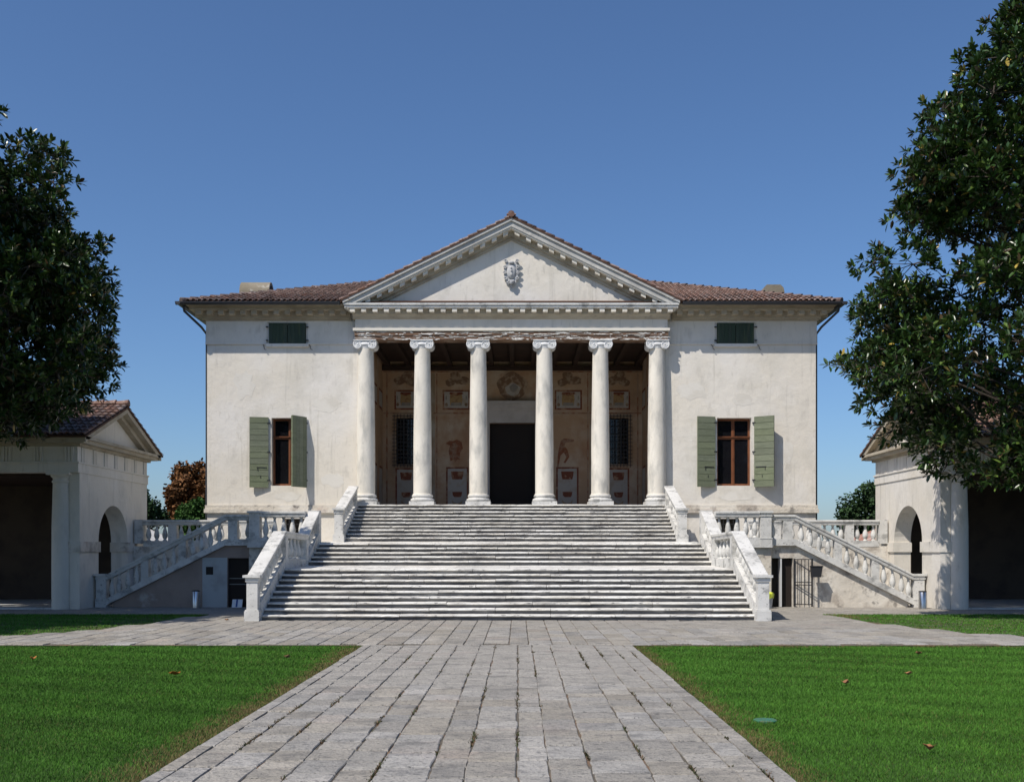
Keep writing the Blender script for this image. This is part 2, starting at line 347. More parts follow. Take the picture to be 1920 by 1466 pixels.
# ------------------------------------------------------------------ the villa
YW, YC = 37.35, 37.2
RZ = .1317; FLOOR = 24*RZ+.125                 # portico floor
villa = thing('villa', (AX, YW, 0), 'cream plastered villa with six-column pedimented portico and red tiled roof', 'villa')
def wallgrid(m, x0, x1, z0, z1, holes, y, depth):
    """front wall face with rectangular openings and their reveals"""
    X = sorted({x0, x1}|{h[0] for h in holes}|{h[1] for h in holes}); Z = sorted({z0, z1}|{h[2] for h in holes}|{h[3] for h in holes})
    for i in range(len(X)-1):
        for j in range(len(Z)-1):
            cx, cz = (X[i]+X[i+1])/2, (Z[j]+Z[j+1])/2
            if any(h[0] < cx < h[1] and h[2] < cz < h[3] for h in holes): continue
            m.add([(X[i], y, Z[j]), (X[i+1], y, Z[j]), (X[i+1], y, Z[j+1]), (X[i], y, Z[j+1])], [(0, 1, 2, 3)])
    for a, b, c, d in holes:
        m.add([(a, y, c), (b, y, c), (b, y, d), (a, y, d), (a, y+depth, c), (b, y+depth, c), (b, y+depth, d), (a, y+depth, d)],
              [(0, 4, 5, 1), (1, 5, 6, 2), (2, 6, 7, 3), (3, 7, 4, 0)])
HW = 10.93; DEPTH = 15.5; YB = YW+DEPTH; PB = 42.7
LW = (8.0-.617, 8.0+.617, 4.0, 6.43)           # main window
UW = (8.04-.67, 8.04+.67, 9.10, 9.82)          # attic window
BW = (7.25, 8.15, 2.05, 2.80)                  # basement window behind the balusters
for s in (-1, 1):
    m = MB(); hs = []
    for h in (LW, UW, BW):
        a, b = AX+s*h[0], AX+s*h[1]; hs.append((min(a, b), max(a, b), h[2], h[3]))
    a, b = AX+s*5.35, AX+s*HW
    wallgrid(m, min(a, b), max(a, b), -.3, 10.3, hs, YW, .34)
    xo, xi = AX+s*HW, AX+s*5.35
    m.add([(xo, YW, -.3), (xo, YB, -.3), (xo, YB, 10.3), (xo, YW, 10.3)], [(0, 1, 2, 3)])
    m.add([(xi, YW, -.3), (xi, PB, -.3), (xi, PB, 10.3), (xi, YW, 10.3)], [(0, 1, 2, 3)])
    m.obj('wall', plaster, villa)
    m = MB().box(AX+s*5.36, AX+s*(HW+.03), YW-.035, YW+.02, 9.06, 9.84+.2)
    # frieze band above the string course, with a gap for the attic window
    m = MB()
    for (u0, u1, z0, z1) in ((5.5, 7.30, 9.12, 9.90), (8.78, HW+.03, 9.12, 9.90), (7.30, 8.78, 9.84, 9.90)):
        m.box(AX+s*u0, AX+s*u1, YW-.03, YW+.01, z0, z1)
    m.box(AX+s*5.5, AX+s*7.28, YW-.05, YW+.01, 9.06, 9.12); m.box(AX+s*8.80, AX+s*(HW+.05), YW-.05, YW+.01, 9.06, 9.12)
    m.obj('frieze', plaster, villa)
    # plinth band and basement facing
    MB().box(AX+s*5.7, AX+s*(HW+.06), YW-.06, YW+.01, 3.16, 3.30).box(AX+s*5.7, AX+s*(HW+.09), YW-.10, YW+.01, 3.02, 3.16).obj('plinth_band', plaster_old, villa)
    # side of the portico painted inside
    MB().box(AX+s*5.345, AX+s*5.33, YW+.3, PB, FLOOR, 9.4).obj('portico_side_wall', fresco_m, villa)
MB().add([(AX-HW, YB, -.3), (AX+HW, YB, -.3), (AX+HW, YB, 10.3), (AX-HW, YB, 10.3)], [(0, 1, 2, 3)]).obj('rear_wall', plaster, villa)
# portico: floor, back wall with door and windows, ceiling
MB().box(AX-5.36, AX+5.36, 36.6, PB+.4, FLOOR-.5, FLOOR-.004).obj('portico_floor', stone_grey, villa)
m = MB(); PW = (3.95, 4.78, 5.22, 7.12); DW = (-.93, .93, FLOOR-.1, 6.905)
hs = [(AX-.93, AX+.93, FLOOR-.1, 6.905)]+[(min(AX+s*PW[0], AX+s*PW[1]), max(AX+s*PW[0], AX+s*PW[1]), PW[2], PW[3]) for s in (-1, 1)]
wallgrid(m, AX-5.36, AX+5.36, FLOOR-.1, 9.5, hs, PB, .4); m.obj('portico_back_wall', fresco_m, villa)
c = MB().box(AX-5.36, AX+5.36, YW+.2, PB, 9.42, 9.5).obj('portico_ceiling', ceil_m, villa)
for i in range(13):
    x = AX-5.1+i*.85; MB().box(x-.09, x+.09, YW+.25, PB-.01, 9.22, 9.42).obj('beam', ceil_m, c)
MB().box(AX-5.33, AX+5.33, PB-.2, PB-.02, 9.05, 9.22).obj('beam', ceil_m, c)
# door
d = MB().box(AX-.93, AX+.93, PB+.28, PB+.34, FLOOR, 6.9).obj('door', door_m, villa)
for sx in (-1, 1):
    for (z0, z1) in ((3.45, 4.45), (4.6, 5.6), (5.75, 6.75)):
        MB().box(AX+sx*.12, AX+sx*.82, PB+.255, PB+.28, z0, z1).obj('panel', door_m, d)
m = MB()
for sx in (-1, 1): m.box(AX+sx*.93, AX+sx*1.13, PB-.06, PB+.1, FLOOR, 6.905)
m.box(AX-1.13, AX+1.13, PB-.06, PB+.1, 6.905, 7.18).box(AX-1.10, AX+1.10, PB-.04, PB+.05, 7.18, 7.42)
m.box(AX-1.16, AX+1.16, PB-.10, PB+.05, 7.42, 7.52).box(AX-1.26, AX+1.26, PB-.20, PB+.05, 7.52, 7.64).box(AX-1.32, AX+1.32, PB-.27, PB+.05, 7.64, 7.78)
m.obj('door_surround', mat('door_stone', (.52, .48, .45), .85, [((.40, .36, .33), (2, 2, 2), 6, .45, .65, .7)]), villa)
for s in (-1, 1):
    x0, x1 = sorted((AX+s*PW[0], AX+s*PW[1]))
    wdw = MB().box(x0, x1, PB+.26, PB+.3, PW[2], PW[3]).obj('portico_window', glass_m, villa)
    f = MB()
    for k in range(4): xx = x0+(x1-x0)*k/3; f.box(xx-.018, xx+.018, PB+.235, PB+.26, PW[2], PW[3])
    for k in range(7): zz = PW[2]+(PW[3]-PW[2])*k/6; f.box(x0, x1, PB+.238, PB+.262, zz-.012, zz+.012)
    f.obj('glazing_bars', mat('grey_lead', (.05, .05, .055), .6), wdw)
    g = MB()
    for k in range(8): xx = x0-.06+(x1-x0+.12)*k/7; g.box(xx-.011, xx+.011, PB-.10, PB-.08, PW[2]-.14, PW[3]+.14)
    for k in range(14): zz = PW[2]-.06+(PW[3]-PW[2]+.12)*k/13; g.box(x0-.14, x1+.14, PB-.118, PB-.098, zz-.011, zz+.011)
    g.obj('iron_grille', iron_m, wdw)
# painted panels on the portico wall
def fresco(xa, xb, z0, z1, kind):
    y = PB; x0, x1 = sorted((AX+xa, AX+xb)); cx = (x0+x1)/2; W = x1-x0; H = z1-z0
    p = MB().box(x0, x1, y-.006, y+.01, z0, z1).obj('fresco_panel', fr_red, villa)
    MB().box(x0+.07, x1-.07, y-.010, y, z0+(.001 if kind == 'low' else .07), z1-.07).obj('painted_field', fr_white, p)
    dep = [.013]
    def blob(pts, mm):
        MB().prism([(cx+u*W, z0+v*H) for u, v in pts], (y-dep[0], y-.002)).obj('painted_motif', mm, p); dep[0] += .0025
    if kind == 'low':
        blob([(-.26, .80), (-.22, .72), (.22, .72), (.26, .80), (.28, .90), (-.28, .90)], fr_red)
        blob([(-.20, .36), (-.12, .32), (.14, .32), (.20, .36), (.22, .44), (-.22, .44)], fr_red)
        blob([(-.24, .26), (-.20, .18), (-.03, .14), (-.03, .03), (.03, .03), (.03, .14), (.20, .18), (.24, .26), (.16, .20), (0, .17), (-.16, .20)], fr_ochre)
    else:
        blob([(-.22, .22), (.20, .22), (.23, .55), (.2, .84), (-.22, .84), (-.24, .5)], fr_ochre)
        for q in (-1, 1):
            blob([(q*.36+.06*math.cos(a), .26+.09*math.sin(a)) for a in np.linspace(0, 6.1, 9)], fr_dark)
            blob([(q*.37+.03*math.cos(a), .6+.12*math.sin(a)) for a in np.linspace(0, 6.1, 8)], fr_grey)
        blob([(-.2, .2), (.2, .2), (.18, .36), (-.18, .36)], fr_grey)
        blob([(-.26, .80), (0, .70), (.26, .80), (.22, .88), (-.22, .88)], fr_red)
for s in (-1, 1):
    fresco(s*1.80, s*2.72, FLOOR, 5.10, 'low'); fresco(s*3.92, s*4.80, FLOOR, 5.06, 'low')
    fresco(s*1.74, s*2.86, 7.45, 8.26, 'mid'); fresco(s*3.90, s*4.84, 7.45, 8.26, 'mid')
    for cx, k in ((s*2.3, 1), (s*4.37, 2)):         # winged urns above the panels
        r = random.Random(int(cx*10)); pts = []
        for a in np.linspace(0, 2*math.pi, 26, endpoint=False):
            q = (.30+.10*math.cos(3*a+k)+r.uniform(-.05, .05)); pts.append((AX+cx+q*1.35*math.cos(a), 8.72+q*math.sin(a)*(1 if math.sin(a) < 0 else .8)))
        MB().prism(pts, (PB-.008, PB+.004)).obj('painted_urn', fr_dark, villa)
def figure(cx, cz, poly, name='painted_figure', mm=None, dy=.008):
    MB().prism([(AX+cx+u, cz+v) for u, v in poly], (PB-dy, PB+.004)).obj(name, mm or fr_fig, villa)
fr_fig = mat('fresco_figure', (.25, .095, .05), .92, [((.31, .21, .14), (5, 5, 5), 9, .44, .60, .9), ((.15, .07, .045), (9, 9, 9), 6, .56, .68, .7)])
figure(-2.36, 5.72, [(-.18, -.38), (-.05, -.30), (.02, -.42), (.12, -.30), (.20, -.34), (.22, -.02), (.33, .14), (.28, .40), (.10, .52), (-.08, .44), (-.22, .46), (-.38, .34), (-.20, .26), (-.26, .04)])
figure(2.12, 5.72, [(-.28, -.62), (-.22, -.60), (-.14, -.15), (.0, -.02), (.10, -.22), (-.02, -.44), (.06, -.46), (.22, -.20), (.14, .10), (.02, .24), (.06, .38), (.40, .42), (.42, .50), (.0, .56), (-.12, .46), (-.20, .2), (-.26, -.2)])
fr_band = mat('fresco_band', (.27, .12, .07), .93, [((.36, .26, .18), (3, 3, 3), 9, .42, .56, .95)])
fr_pale = mat('fresco_pale', (.42, .36, .29), .93, [((.32, .23, .15), (2.5, 2.5, 1.2), 9, .42, .58, .95)])
for s in (-1, 1):
    for u, ww, mm in ((1.50, .05, fr_band), (3.10, .05, fr_band), (3.55, .05, fr_band), (3.32, .30, fr_pale), (5.15, .06, fr_band)):
        x = AX+s*u; MB().box(x-ww/2, x+ww/2, PB-.0045, PB+.01, FLOOR, 8.95).obj('painted_band', mm, villa)
    for z in (7.28, 8.98): MB().box(AX+s*1.53, AX+s*5.3, PB-.0062, PB+.01, z, z+.06).obj('painted_band', fr_band, villa)
    for q in range(3):                             # side walls of the loggia
        y0 = YW+1.0+q*1.6; xx = AX+s*5.33
        for za, zb in ((FLOOR+.1, 5.1), (7.4, 8.2)):
            fp = MB().box(xx, xx-s*.006, y0, y0+1.1, za, zb).obj('fresco_panel', fr_red, villa)
            MB().box(xx, xx-s*.010, y0+.1, y0+1.0, za+.1, zb-.1).obj('painted_field', fr_white, fp)
ov = [(.62*math.cos(a)*(1+.08*math.sin(5*a)), .56*math.sin(a)*(1+.06*math.cos(4*a))) for a in np.linspace(0, 2*math.pi, 30, endpoint=False)]
figure(0, 8.42, ov, 'painted_cartouche', fr_dark)
figure(.02, 8.28, [(u*.5, v*.45) for u, v in ov], 'painted_cartouche', fr_white, .012)
figure(.06, 8.34, [(u*.28, v*.3) for u, v in ov], 'painted_cartouche', fr_grey, .016)

# columns
def volute_mesh():
    m = MB(); R = .165
    for s in (-1, 1):
        cx = s*.255
        # scroll body, waisted in the middle, lying along y
        for (y0, y1, r0, r1) in ((-.29, -.2, R, R*.93), (-.2, 0, R*.93, R*.72), (0, .2, R*.72, R*.93), (.2, .29, R*.93, R)):
            n = 18; V = []
            for k in range(n):
                a = 2*math.pi*k/n; V += [(cx+r0*math.cos(a), y0, -.165+r0*math.sin(a)), (cx+r1*math.cos(a), y1, -.165+r1*math.sin(a))]
            m.add(V, [(2*k, 2*((k+1) % n), 2*((k+1) % n)+1, 2*k+1) for k in range(n)]+[tuple(range(0, 2*n, 2)), tuple(range(2*n-1, 0, -2))])
        for yf in (-.295, .295):                    # raised spiral and eye
            pts = []
            for k in range(40):
                a = math.pi/2-s*k*2*math.pi*2.3/39; r = R*(.98-.80*k/39); pts.append((cx+r*math.cos(a), yf, -.165+r*math.sin(a)))
            m.tube(pts, [.021-.010*k/39 for k in range(40)], 6); m.ball((cx, yf, -.165), .032, 8)
    m.box(-.27, .27, -.27, .27, -.10, -.045)            # canalis
    m.box(-.29, .29, -.297, .297, -.048, -.02)
    m.box(-.40, .40, -.33, .33, -.03, .0)             # abacus
    m.box(-.37, .37, -.305, .305, -.052, -.028)
    m.lathe([(.272, -.30), (.285, -.27), (.275, -.25), (.30, -.22), (.33, -.16), (.31, -.10), (.28, -.08)], n=24)  # echinus
    return m.mesh('capital', mat('capital_stone', (.74, .74, .73), .7, [((.52, .52, .51), (3, 3, 3), 6, .48, .66, .7), ((.25, .25, .25), (8, 8, 8), 8, .6, .72, .6)], [(v3(25), 5, .005)]), True)
CAPM = volute_mesh()
CT = 9.15; H0 = FLOOR
def shaft():
    m = MB(); z0 = .36; z1 = CT-H0-.27; pr = [(.36, z0-.02), (.36, z0+.02), (.325, z0+.05)]
    for i in range(15):
        t = i/14; r = .325 if t < .3 else .325-.052*((t-.3)/.7)**1.3; pr.append((r, z0+.07+(z1-z0-.07)*t))
    return m.lathe(pr, n=32).mesh('column', shaft_m, True)
def cbase():
    m = MB().box(-.44, .44, -.44, .44, 0, .13)
    pr = []
    for a in np.linspace(-90, 90, 7): pr.append((.375+.055*math.cos(math.radians(a)), .185+.055*math.sin(math.radians(a))))
    pr += [(.365, .245), (.355, .27), (.365, .285)]
    for a in np.linspace(-90, 90, 6): pr.append((.345+.04*math.cos(math.radians(a)), .322+.036*math.sin(math.radians(a))))
    return m.lathe(pr, n=28).mesh('base', stone, True)
SHM = shaft(); BSM = cbase()
for i, u in enumerate((-5.2, -3.18, -1.18, 1.18, 3.18, 5.2)):
    o = inst('column', SHM, villa, (AX+u, YC, H0), i*1.3)
    b = finish(bpy.data.objects.new('base', BSM), o, (AX+u, YC, H0)); b.rotation_euler.z = -i*1.3
    cp = finish(bpy.data.objects.new('capital', CAPM), o, (AX+u, YC, CT)); cp.rotation_euler.z = -i*1.3
    b.location = (0, 0, 0); cp.location = (0, 0, CT-H0)

# entablature over the columns
ent = MB().box(AX-5.55, AX+5.55, 36.93, 37.52, 9.155, 9.47).obj('architrave', timber, villa)
MB().box(AX-5.57, AX+5.57, 36.905, 37.52, 9.30, 9.40).obj('beam_fascia', timber, ent)
fl = MB(); r = random.Random(3)
for i in range(230):                                # patches of plaster still clinging to the timber
    x = AX+r.uniform(-5.5, 5.5); z = r.choice((9.17, 9.21, 9.25, 9.29, 9.34, 9.38, 9.43))+r.uniform(-.015, .015); a = r.choice((r.uniform(.03, .12), r.uniform(.1, .5))); h = r.uniform(.004, .026)
    yf = 36.905 if 9.30 < z < 9.40 else 36.93
    n = 9; top = []; bot = []; sk = r.uniform(-.02, .02)
    for k in range(n):
        q = x-a/2+a*k/(n-1); e_ = math.sin(math.pi*(k+.3)/(n-.4))**.5; top.append((q, z+sk*(k/n-.5)+h*e_*r.uniform(.2, 1.2))); bot.append((q, z+sk*(k/n-.5)-h*e_*r.uniform(.2, 1.2)-.001))
    fl.prism(bot+top[::-1], (yf-r.uniform(.008, .022), yf))
fl.obj('peeling_plaster', flake_m, ent, kind='stuff')
MB().box(AX-5.62, AX+5.62, 36.86, 37.5, 9.47, 9.555).box(AX-5.58, AX+5.58, 36.90, 37.5, 9.445, 9.47).obj('architrave_moulding', mat('white_moulding', (.74, .70, .62), .85, [((.5, .46, .4), (2, 2, 6), 7, .55, .7, .6)]), villa)
MB().box(AX-5.55, AX+5.55, 36.95, 37.5, 9.555, 9.88).obj('frieze', plaster, villa)
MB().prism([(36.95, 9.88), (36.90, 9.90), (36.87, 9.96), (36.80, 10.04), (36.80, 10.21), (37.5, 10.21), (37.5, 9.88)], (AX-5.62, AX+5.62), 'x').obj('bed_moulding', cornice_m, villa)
cor = MB().box(AX-5.86, AX+5.86, 36.57, 37.5, 10.21, 10.30).box(AX-5.90, AX+5.90, 36.53, 37.5, 10.30, 10.365).obj('cornice', stone, villa)
MB().box(AX-5.80, AX+5.80, 36.56, 36.98, 10.365, 10.38).obj('lead_flashing', gutter_m, cor)
MODM = MB().box(-.085, .085, -.20, 0, -.13, 0).mesh('modillion', modil_m)
MODW = MB().box(-.085, .085, -.20, 0, -.13, 0).mesh('modillion', cornice_m)
for i in range(29): inst('modillion', MODM, cor, (AX-5.60+i*.4, 36.805, 10.205))
# pediment
SL = (13.36-10.47)/5.92
ped = MB().prism([(AX-5.5, 10.30), (AX+5.5, 10.30), (AX, 10.30+5.5*SL)], (36.97, 37.5)).obj('tympanum', plaster, villa)
def rake(s, dz0, dz1, y0, ext=0, y1=37.6):
    """band between vertical offsets dz0 (upper) and dz1 (lower) below the roof edge line"""
    def zt(u): return 13.36-SL*u
    e = 5.92+ext; pts = [(AX, zt(0)+dz0), (AX, zt(0)+dz1), (AX+s*e, zt(e)+dz1), (AX+s*e, zt(e)+dz0)]
    return MB().prism(pts, (y0, y1))
rk_top = mat('raking_cornice_stone', (.50, .49, .46), .88, [((.33, .32, .30), (1.5, 1.5, 1.5), 7, .45, .65, .7), ((.70, .68, .62), (3, 3, 3), 6, .58, .7, .7)], [(v3(14), 6, .01)])
for s in (-1, 1):
    a = rake(s, 0, -.11, 36.50).obj('raking_cornice', rk_top, ped)
    rake(s, -.112, -.30, 36.56, -.05).obj('raking_corona', rk_top, ped)
    rake(s, -.302, -.36, 36.60, -.12).obj('raking_fillet', mat('fillet_stone', (.70, .66, .58), .85), ped)
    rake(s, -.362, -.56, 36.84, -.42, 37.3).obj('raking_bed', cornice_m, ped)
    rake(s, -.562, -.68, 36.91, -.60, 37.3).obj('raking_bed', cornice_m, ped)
    for i in range(13):
        u = .20+i*.405; z = 13.36-SL*u-.36
        mm = MB().prism([(AX+s*u-.085, z-.13+s*SL*.085), (AX+s*u+.085, z-.13-s*SL*.085), (AX+s*u+.085, z-s*SL*.085+.01), (AX+s*u-.085, z+s*SL*.085+.01)], (36.65, 36.845))
        mm.obj('modillion', modil_m, ped)
patch_m = mat('plaster_repair', (.70, .665, .60), .93, [((.60, .56, .49), (2, 2, 2), 7, .45, .62, .7)], [(v3(14), 6, .006)])
for (u, z, a, b, sd) in ((-6.6, 6.9, .55, .35, 1), (-9.6, 7.6, .4, .6, 2), (-6.4, 4.2, .5, .28, 3), (6.5, 7.4, .6, .4, 4), (9.8, 5.2, .35, .5, 5), (8.1, 3.62, .7, .2, 6), (-8.0, 3.62, .55, .2, 7), (8.3, 7.1, .5, .25, 8)):
    r = random.Random(sd); pts = [(AX+u+a*math.cos(t)*r.uniform(.6, 1.1), z+b*math.sin(t)*r.uniform(.6, 1.1)) for t in np.linspace(0, 2*math.pi, 18, endpoint=False)]
    MB().prism(pts, (YW-.004, YW+.004)).obj('plaster_repair', patch_m, villa)
# coat of arms in the gable
ca_m = mat('arms_stone', (.47, .47, .47), .8, [((.36, .36, .36), (5, 5, 5), 7, .48, .66, .8)], [(v3(22), 6, .012)])
cx, cz, cy = AX+.0, 11.5, 36.97
out = [(0, .36), (.13, .40), (.20, .48), (.24, .42), (.18, .34), (.22, .26), (.27, .16), (.24, .04), (.27, -.06), (.22, -.16), (.24, -.24), (.15, -.30), (.13, -.40), (.05, -.46), (0, -.50)]
pts = [(cx+u, cz+v) for u, v in out]+[(cx-u, cz+v) for u, v in out[-2:0:-1]]
arms = MB().prism(pts, (cy-.10, cy)).obj('coat_of_arms', ca_m, ped)
MB().ball((cx, cy-.10, cz+.04), .17, 16, (1.0, .55, 1.55)).obj('shield', ca_m, arms, smooth=True)
m = MB()
for q in (-1, 1):
    for (u, v, rr, tn) in ((.20, .42, .065, 1.6), (.22, .20, .06, 1.5), (.235, .0, .055, 1.5), (.20, -.2, .06, 1.5), (.11, -.36, .05, 1.4)):
        m.tube([(cx+q*(u+(rr*(1-.7*k/15))*math.cos(k*.42*tn/1.5)), cy-.13, cz+v+(rr*(1-.7*k/15))*math.sin(k*.42*tn/1.5)) for k in range(16)], .022, 6)
    m.ball((cx+q*.07, cy-.17, cz-.30), .05, 8)
m.ball((cx, cy-.16, cz-.34), .085, 10, (1, .8, 1.1)); m.ball((cx, cy-.20, cz-.345), .025, 8); m.ball((cx, cy-.15, cz+.36), .07, 10, (1.6, .7, .8)); m.ball((cx, cy-.19, cz+.06), .04, 8); m.ball((cx-.01, cy-.19, cz+.16), .035, 8); m.ball((cx, cy-.18, cz-.06), .05, 8, (1, .7, 1.2))
m.obj('scrollwork', ca_m, arms, smooth=True)
# wing cornices with modillions, gutters
for s in (-1, 1):
    m = MB(); e0 = 5.75
    for (z0, z1, p) in ((9.90, 9.96, .07), (9.96, 10.05, .15), (10.05, 10.21, .20), (10.21, 10.34, .50), (10.34, 10.40, .58)):
        m.box(AX+s*e0, AX+s*(HW+p), YW-p, YW+.01, z0, z1); m.box(AX+s*(HW-.01), AX+s*(HW+p), YW+.0101, YB, z0, z1)
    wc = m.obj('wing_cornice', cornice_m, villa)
    n = 14
    for i in range(n):
        u = 5.98+i*.395
        inst('modillion', MODW, wc, (AX+s*u, YW-.20, 10.205), 0, (1.15, 1.2, 1.1))
    for i in range(8): inst('modillion', MODW, wc, (AX+s*(HW+.20), YW+.1+i*.4, 10.205), s*math.pi/2, (1.15, 1.2, 1.1))
    g = MB(); yg = YW-.80; zg = 10.40; rr = .105
    prof = [(rr*math.cos(a), rr*math.sin(a)) for a in np.linspace(math.pi, 2*math.pi, 9)]+[(rr-.012, .0), (-rr+.012, .0)]
    xg0, xg1 = AX+s*6.02, AX+s*(HW+.86)
    g.sweep(prof, (xg0, yg, zg), (xg1, yg, zg)); g.sweep(prof, (AX+s*(HW+.76), yg-rr+.004, zg+.002), (AX+s*(HW+.76), YB+.7, zg+.002))
    g.tube([(AX+s*(HW+.68), yg+.25, zg-.06), (AX+s*(HW+.66), yg+.3, zg-.25), (AX+s*(HW+.15), yg+.62, zg-.75), (AX+s*(HW+.045), YW+.12, zg-.95), (AX+s*(HW+.045), YW+.12, .1)], .045, 8)
    g.obj('gutter', gutter_m, villa)
# windows, shutters
def shutter(hx, hy, s_open, ang, wd, z0, z1, boards, mm, axis=1):
    """hinge at (hx,hy); leaf points along angle ang (from +x, measured towards -y)"""
    d = Vector((math.cos(ang), -math.sin(ang), 0)); nrm = Vector((d.y, -d.x, 0))*s_open
    def slab(m, u0, u1, za, zb, t0, t1):
        P = [Vector((hx, hy, 0))+d*u+nrm*t for u, t in ((u0, t0), (u1, t0), (u1, t1), (u0, t1))]
        V = [(p.x, p.y, za) for p in P]+[(p.x, p.y, zb) for p in P]
        return m.add(V, [(0, 3, 2, 1), (4, 5, 6, 7), (0, 1, 5, 4), (1, 2, 6, 5), (2, 3, 7, 6), (3, 0, 4, 7)])
    sh = slab(MB(), .004, wd-.004, z0+.004, z1-.004, -.012, .012).obj('shutter', mm, villa)
    for k in range(boards):                          # boards on both faces, horizontal inside and upright outside
        a = z0+(z1-z0)*k/boards; b = z0+(z1-z0)*(k+1)/boards-.014
        slab(MB(), 0, wd, a, b, .0121, .032+.004*(k % 2)).obj('board', mm, sh)
    for k in range(4):
        slab(MB(), wd*k/4+.003, wd*(k+1)/4-.003, z0, z1, -.032, -.0121).obj('board', mm, sh)
    h = MB()
    for z in (z0+.25, (z0+z1)/2, z1-.22): slab(h, -.07, .05, z-.022, z+.022, -.02, .04)
    slab(h, .06, wd*.62, z0+.70, z0+.725, .036, .048); slab(h, wd*.55, wd*.58, z0+.6, z0+.72, .036, .05); slab(h, wd*.4, wd*.43, z0+.34, z0+.42, .036, .05)
    h.obj('iron_fittings', iron_m, sh)
    return sh
for s in (-1, 1):
    x0, x1 = sorted((AX+s*LW[0], AX+s*LW[1])); y = YW+.24
    f = MB(); z0, z1 = LW[2], LW[3]; zt = z0+(z1-z0)*.715; xm = (x0+x1)/2
    for a, b in ((x0, x0+.075), (xm-.055, xm+.055), (x1-.075, x1)): f.box(a, b, y, y+.07, z0, z1)
    for a, b, o_ in ((z0, z0+.08, .004), (zt-.05, zt+.05, -.012), (z1-.08, z1, .004)): f.box(x0+.0751, x1-.0751, y+o_, y+.066, a, b)
    f.box(xm-.012, xm+.012, y-.015, y-.0005, z0+.08, z1-.08); f.box(x0, x1, y-.05, y-.015, zt+.02, zt+.05)
    wd_ = f.obj('window', wood_m, villa)
    for a, b in ((x0+.075, xm-.055), (xm+.055, x1-.075)):
        for c_, d_ in ((z0+.08, zt-.05), (zt+.05, z1-.08)):
            MB().box(a, b, y+.03, y+.036, c_, d_).obj('pane', glass_m, wd_)
    MB().box(x0-.3, x1+.3, YW+.36, YW+2.6, z0-.4, z1+.4).obj('room', room_m, wd_)
    # attic window, shutters closed
    a0, a1 = sorted((AX+s*UW[0], AX+s*UW[1])); am = (a0+a1)/2
    for k, (p, q) in enumerate(((a0+.01, am-.008), (am+.008, a1-.01))):
        shp = MB().box(p, q, YW-.045, YW-.02, UW[2]-.02, UW[3]).obj('attic_shutter', green_dark, villa)
        nb = 5
        for j in range(nb): MB().box(p+(q-p)*j/nb+.003, p+(q-p)*(j+1)/nb-.003, YW-.062, YW-.0451, UW[2]-.02, UW[3]-.003).obj('board', green_dark, shp)
        hx = a0-.05 if k == 0 else a1+.05
        MB().box(hx-.045, hx+.045, YW-.08, YW-.05, UW[3]-.16, UW[3]-.12).box(hx-.045, hx+.045, YW-.08, YW-.05, UW[2]+.08, UW[2]+.12).obj('hinge', iron_m, shp)
        hk = a0-.2 if k == 0 else a1+.12
        MB().tube([(hk, YW-.02, UW[2]-.05), (hk+.04, YW-.09, UW[2]-.11), (hk+.06, YW-.09, UW[2]-.22), (hk+.12, YW-.09, UW[2]-.24)], .012, 5).obj('stay_hook', iron_m, shp)
    MB().box(a0-.1, a1+.1, YW-.10, YW+.02, UW[2]-.13, UW[2]-.022).obj('attic_sill', plaster, villa)
    # basement window with bars
    b0, b1 = sorted((AX+s*BW[0], AX+s*BW[1]))
    bw = MB().box(b0, b1, YW+.3, YW+.34, BW[2], BW[3]).obj('basement_window', room_m, villa)
    g = MB()
    for k in range(6): xx = b0+(b1-b0)*k/5; g.box(xx-.012, xx+.012, YW-.03, YW-.01, BW[2], BW[3])
    for k in range(5): zz = BW[2]+(BW[3]-BW[2])*k/4; g.box(b0, b1, YW-.048, YW-.028, zz-.012, zz+.012)
    g.obj('iron_grille', iron_m, bw)
# shutter leaves: angle from +x towards the viewer
xl0, xl1 = AX-LW[1], AX-LW[0]; xr0, xr1 = AX+LW[0], AX+LW[1]; R_ = math.radians
shutter(xl0-.10, YW-.04, -1, R_(180-10), .66, 3.93, 6.45, 12, green_m)
shutter(xl1+.02, YW-.04, 1, R_(180-58), .72, 3.93, 6.45, 12, green_m)
shutter(xr0-.08, YW-.04, -1, R_(180-14), .68, 3.95, 6.47, 11, green_m)
shutter(xr1+.10, YW-.04, 1, R_(33), .73, 3.95, 6.47, 11, green_m)
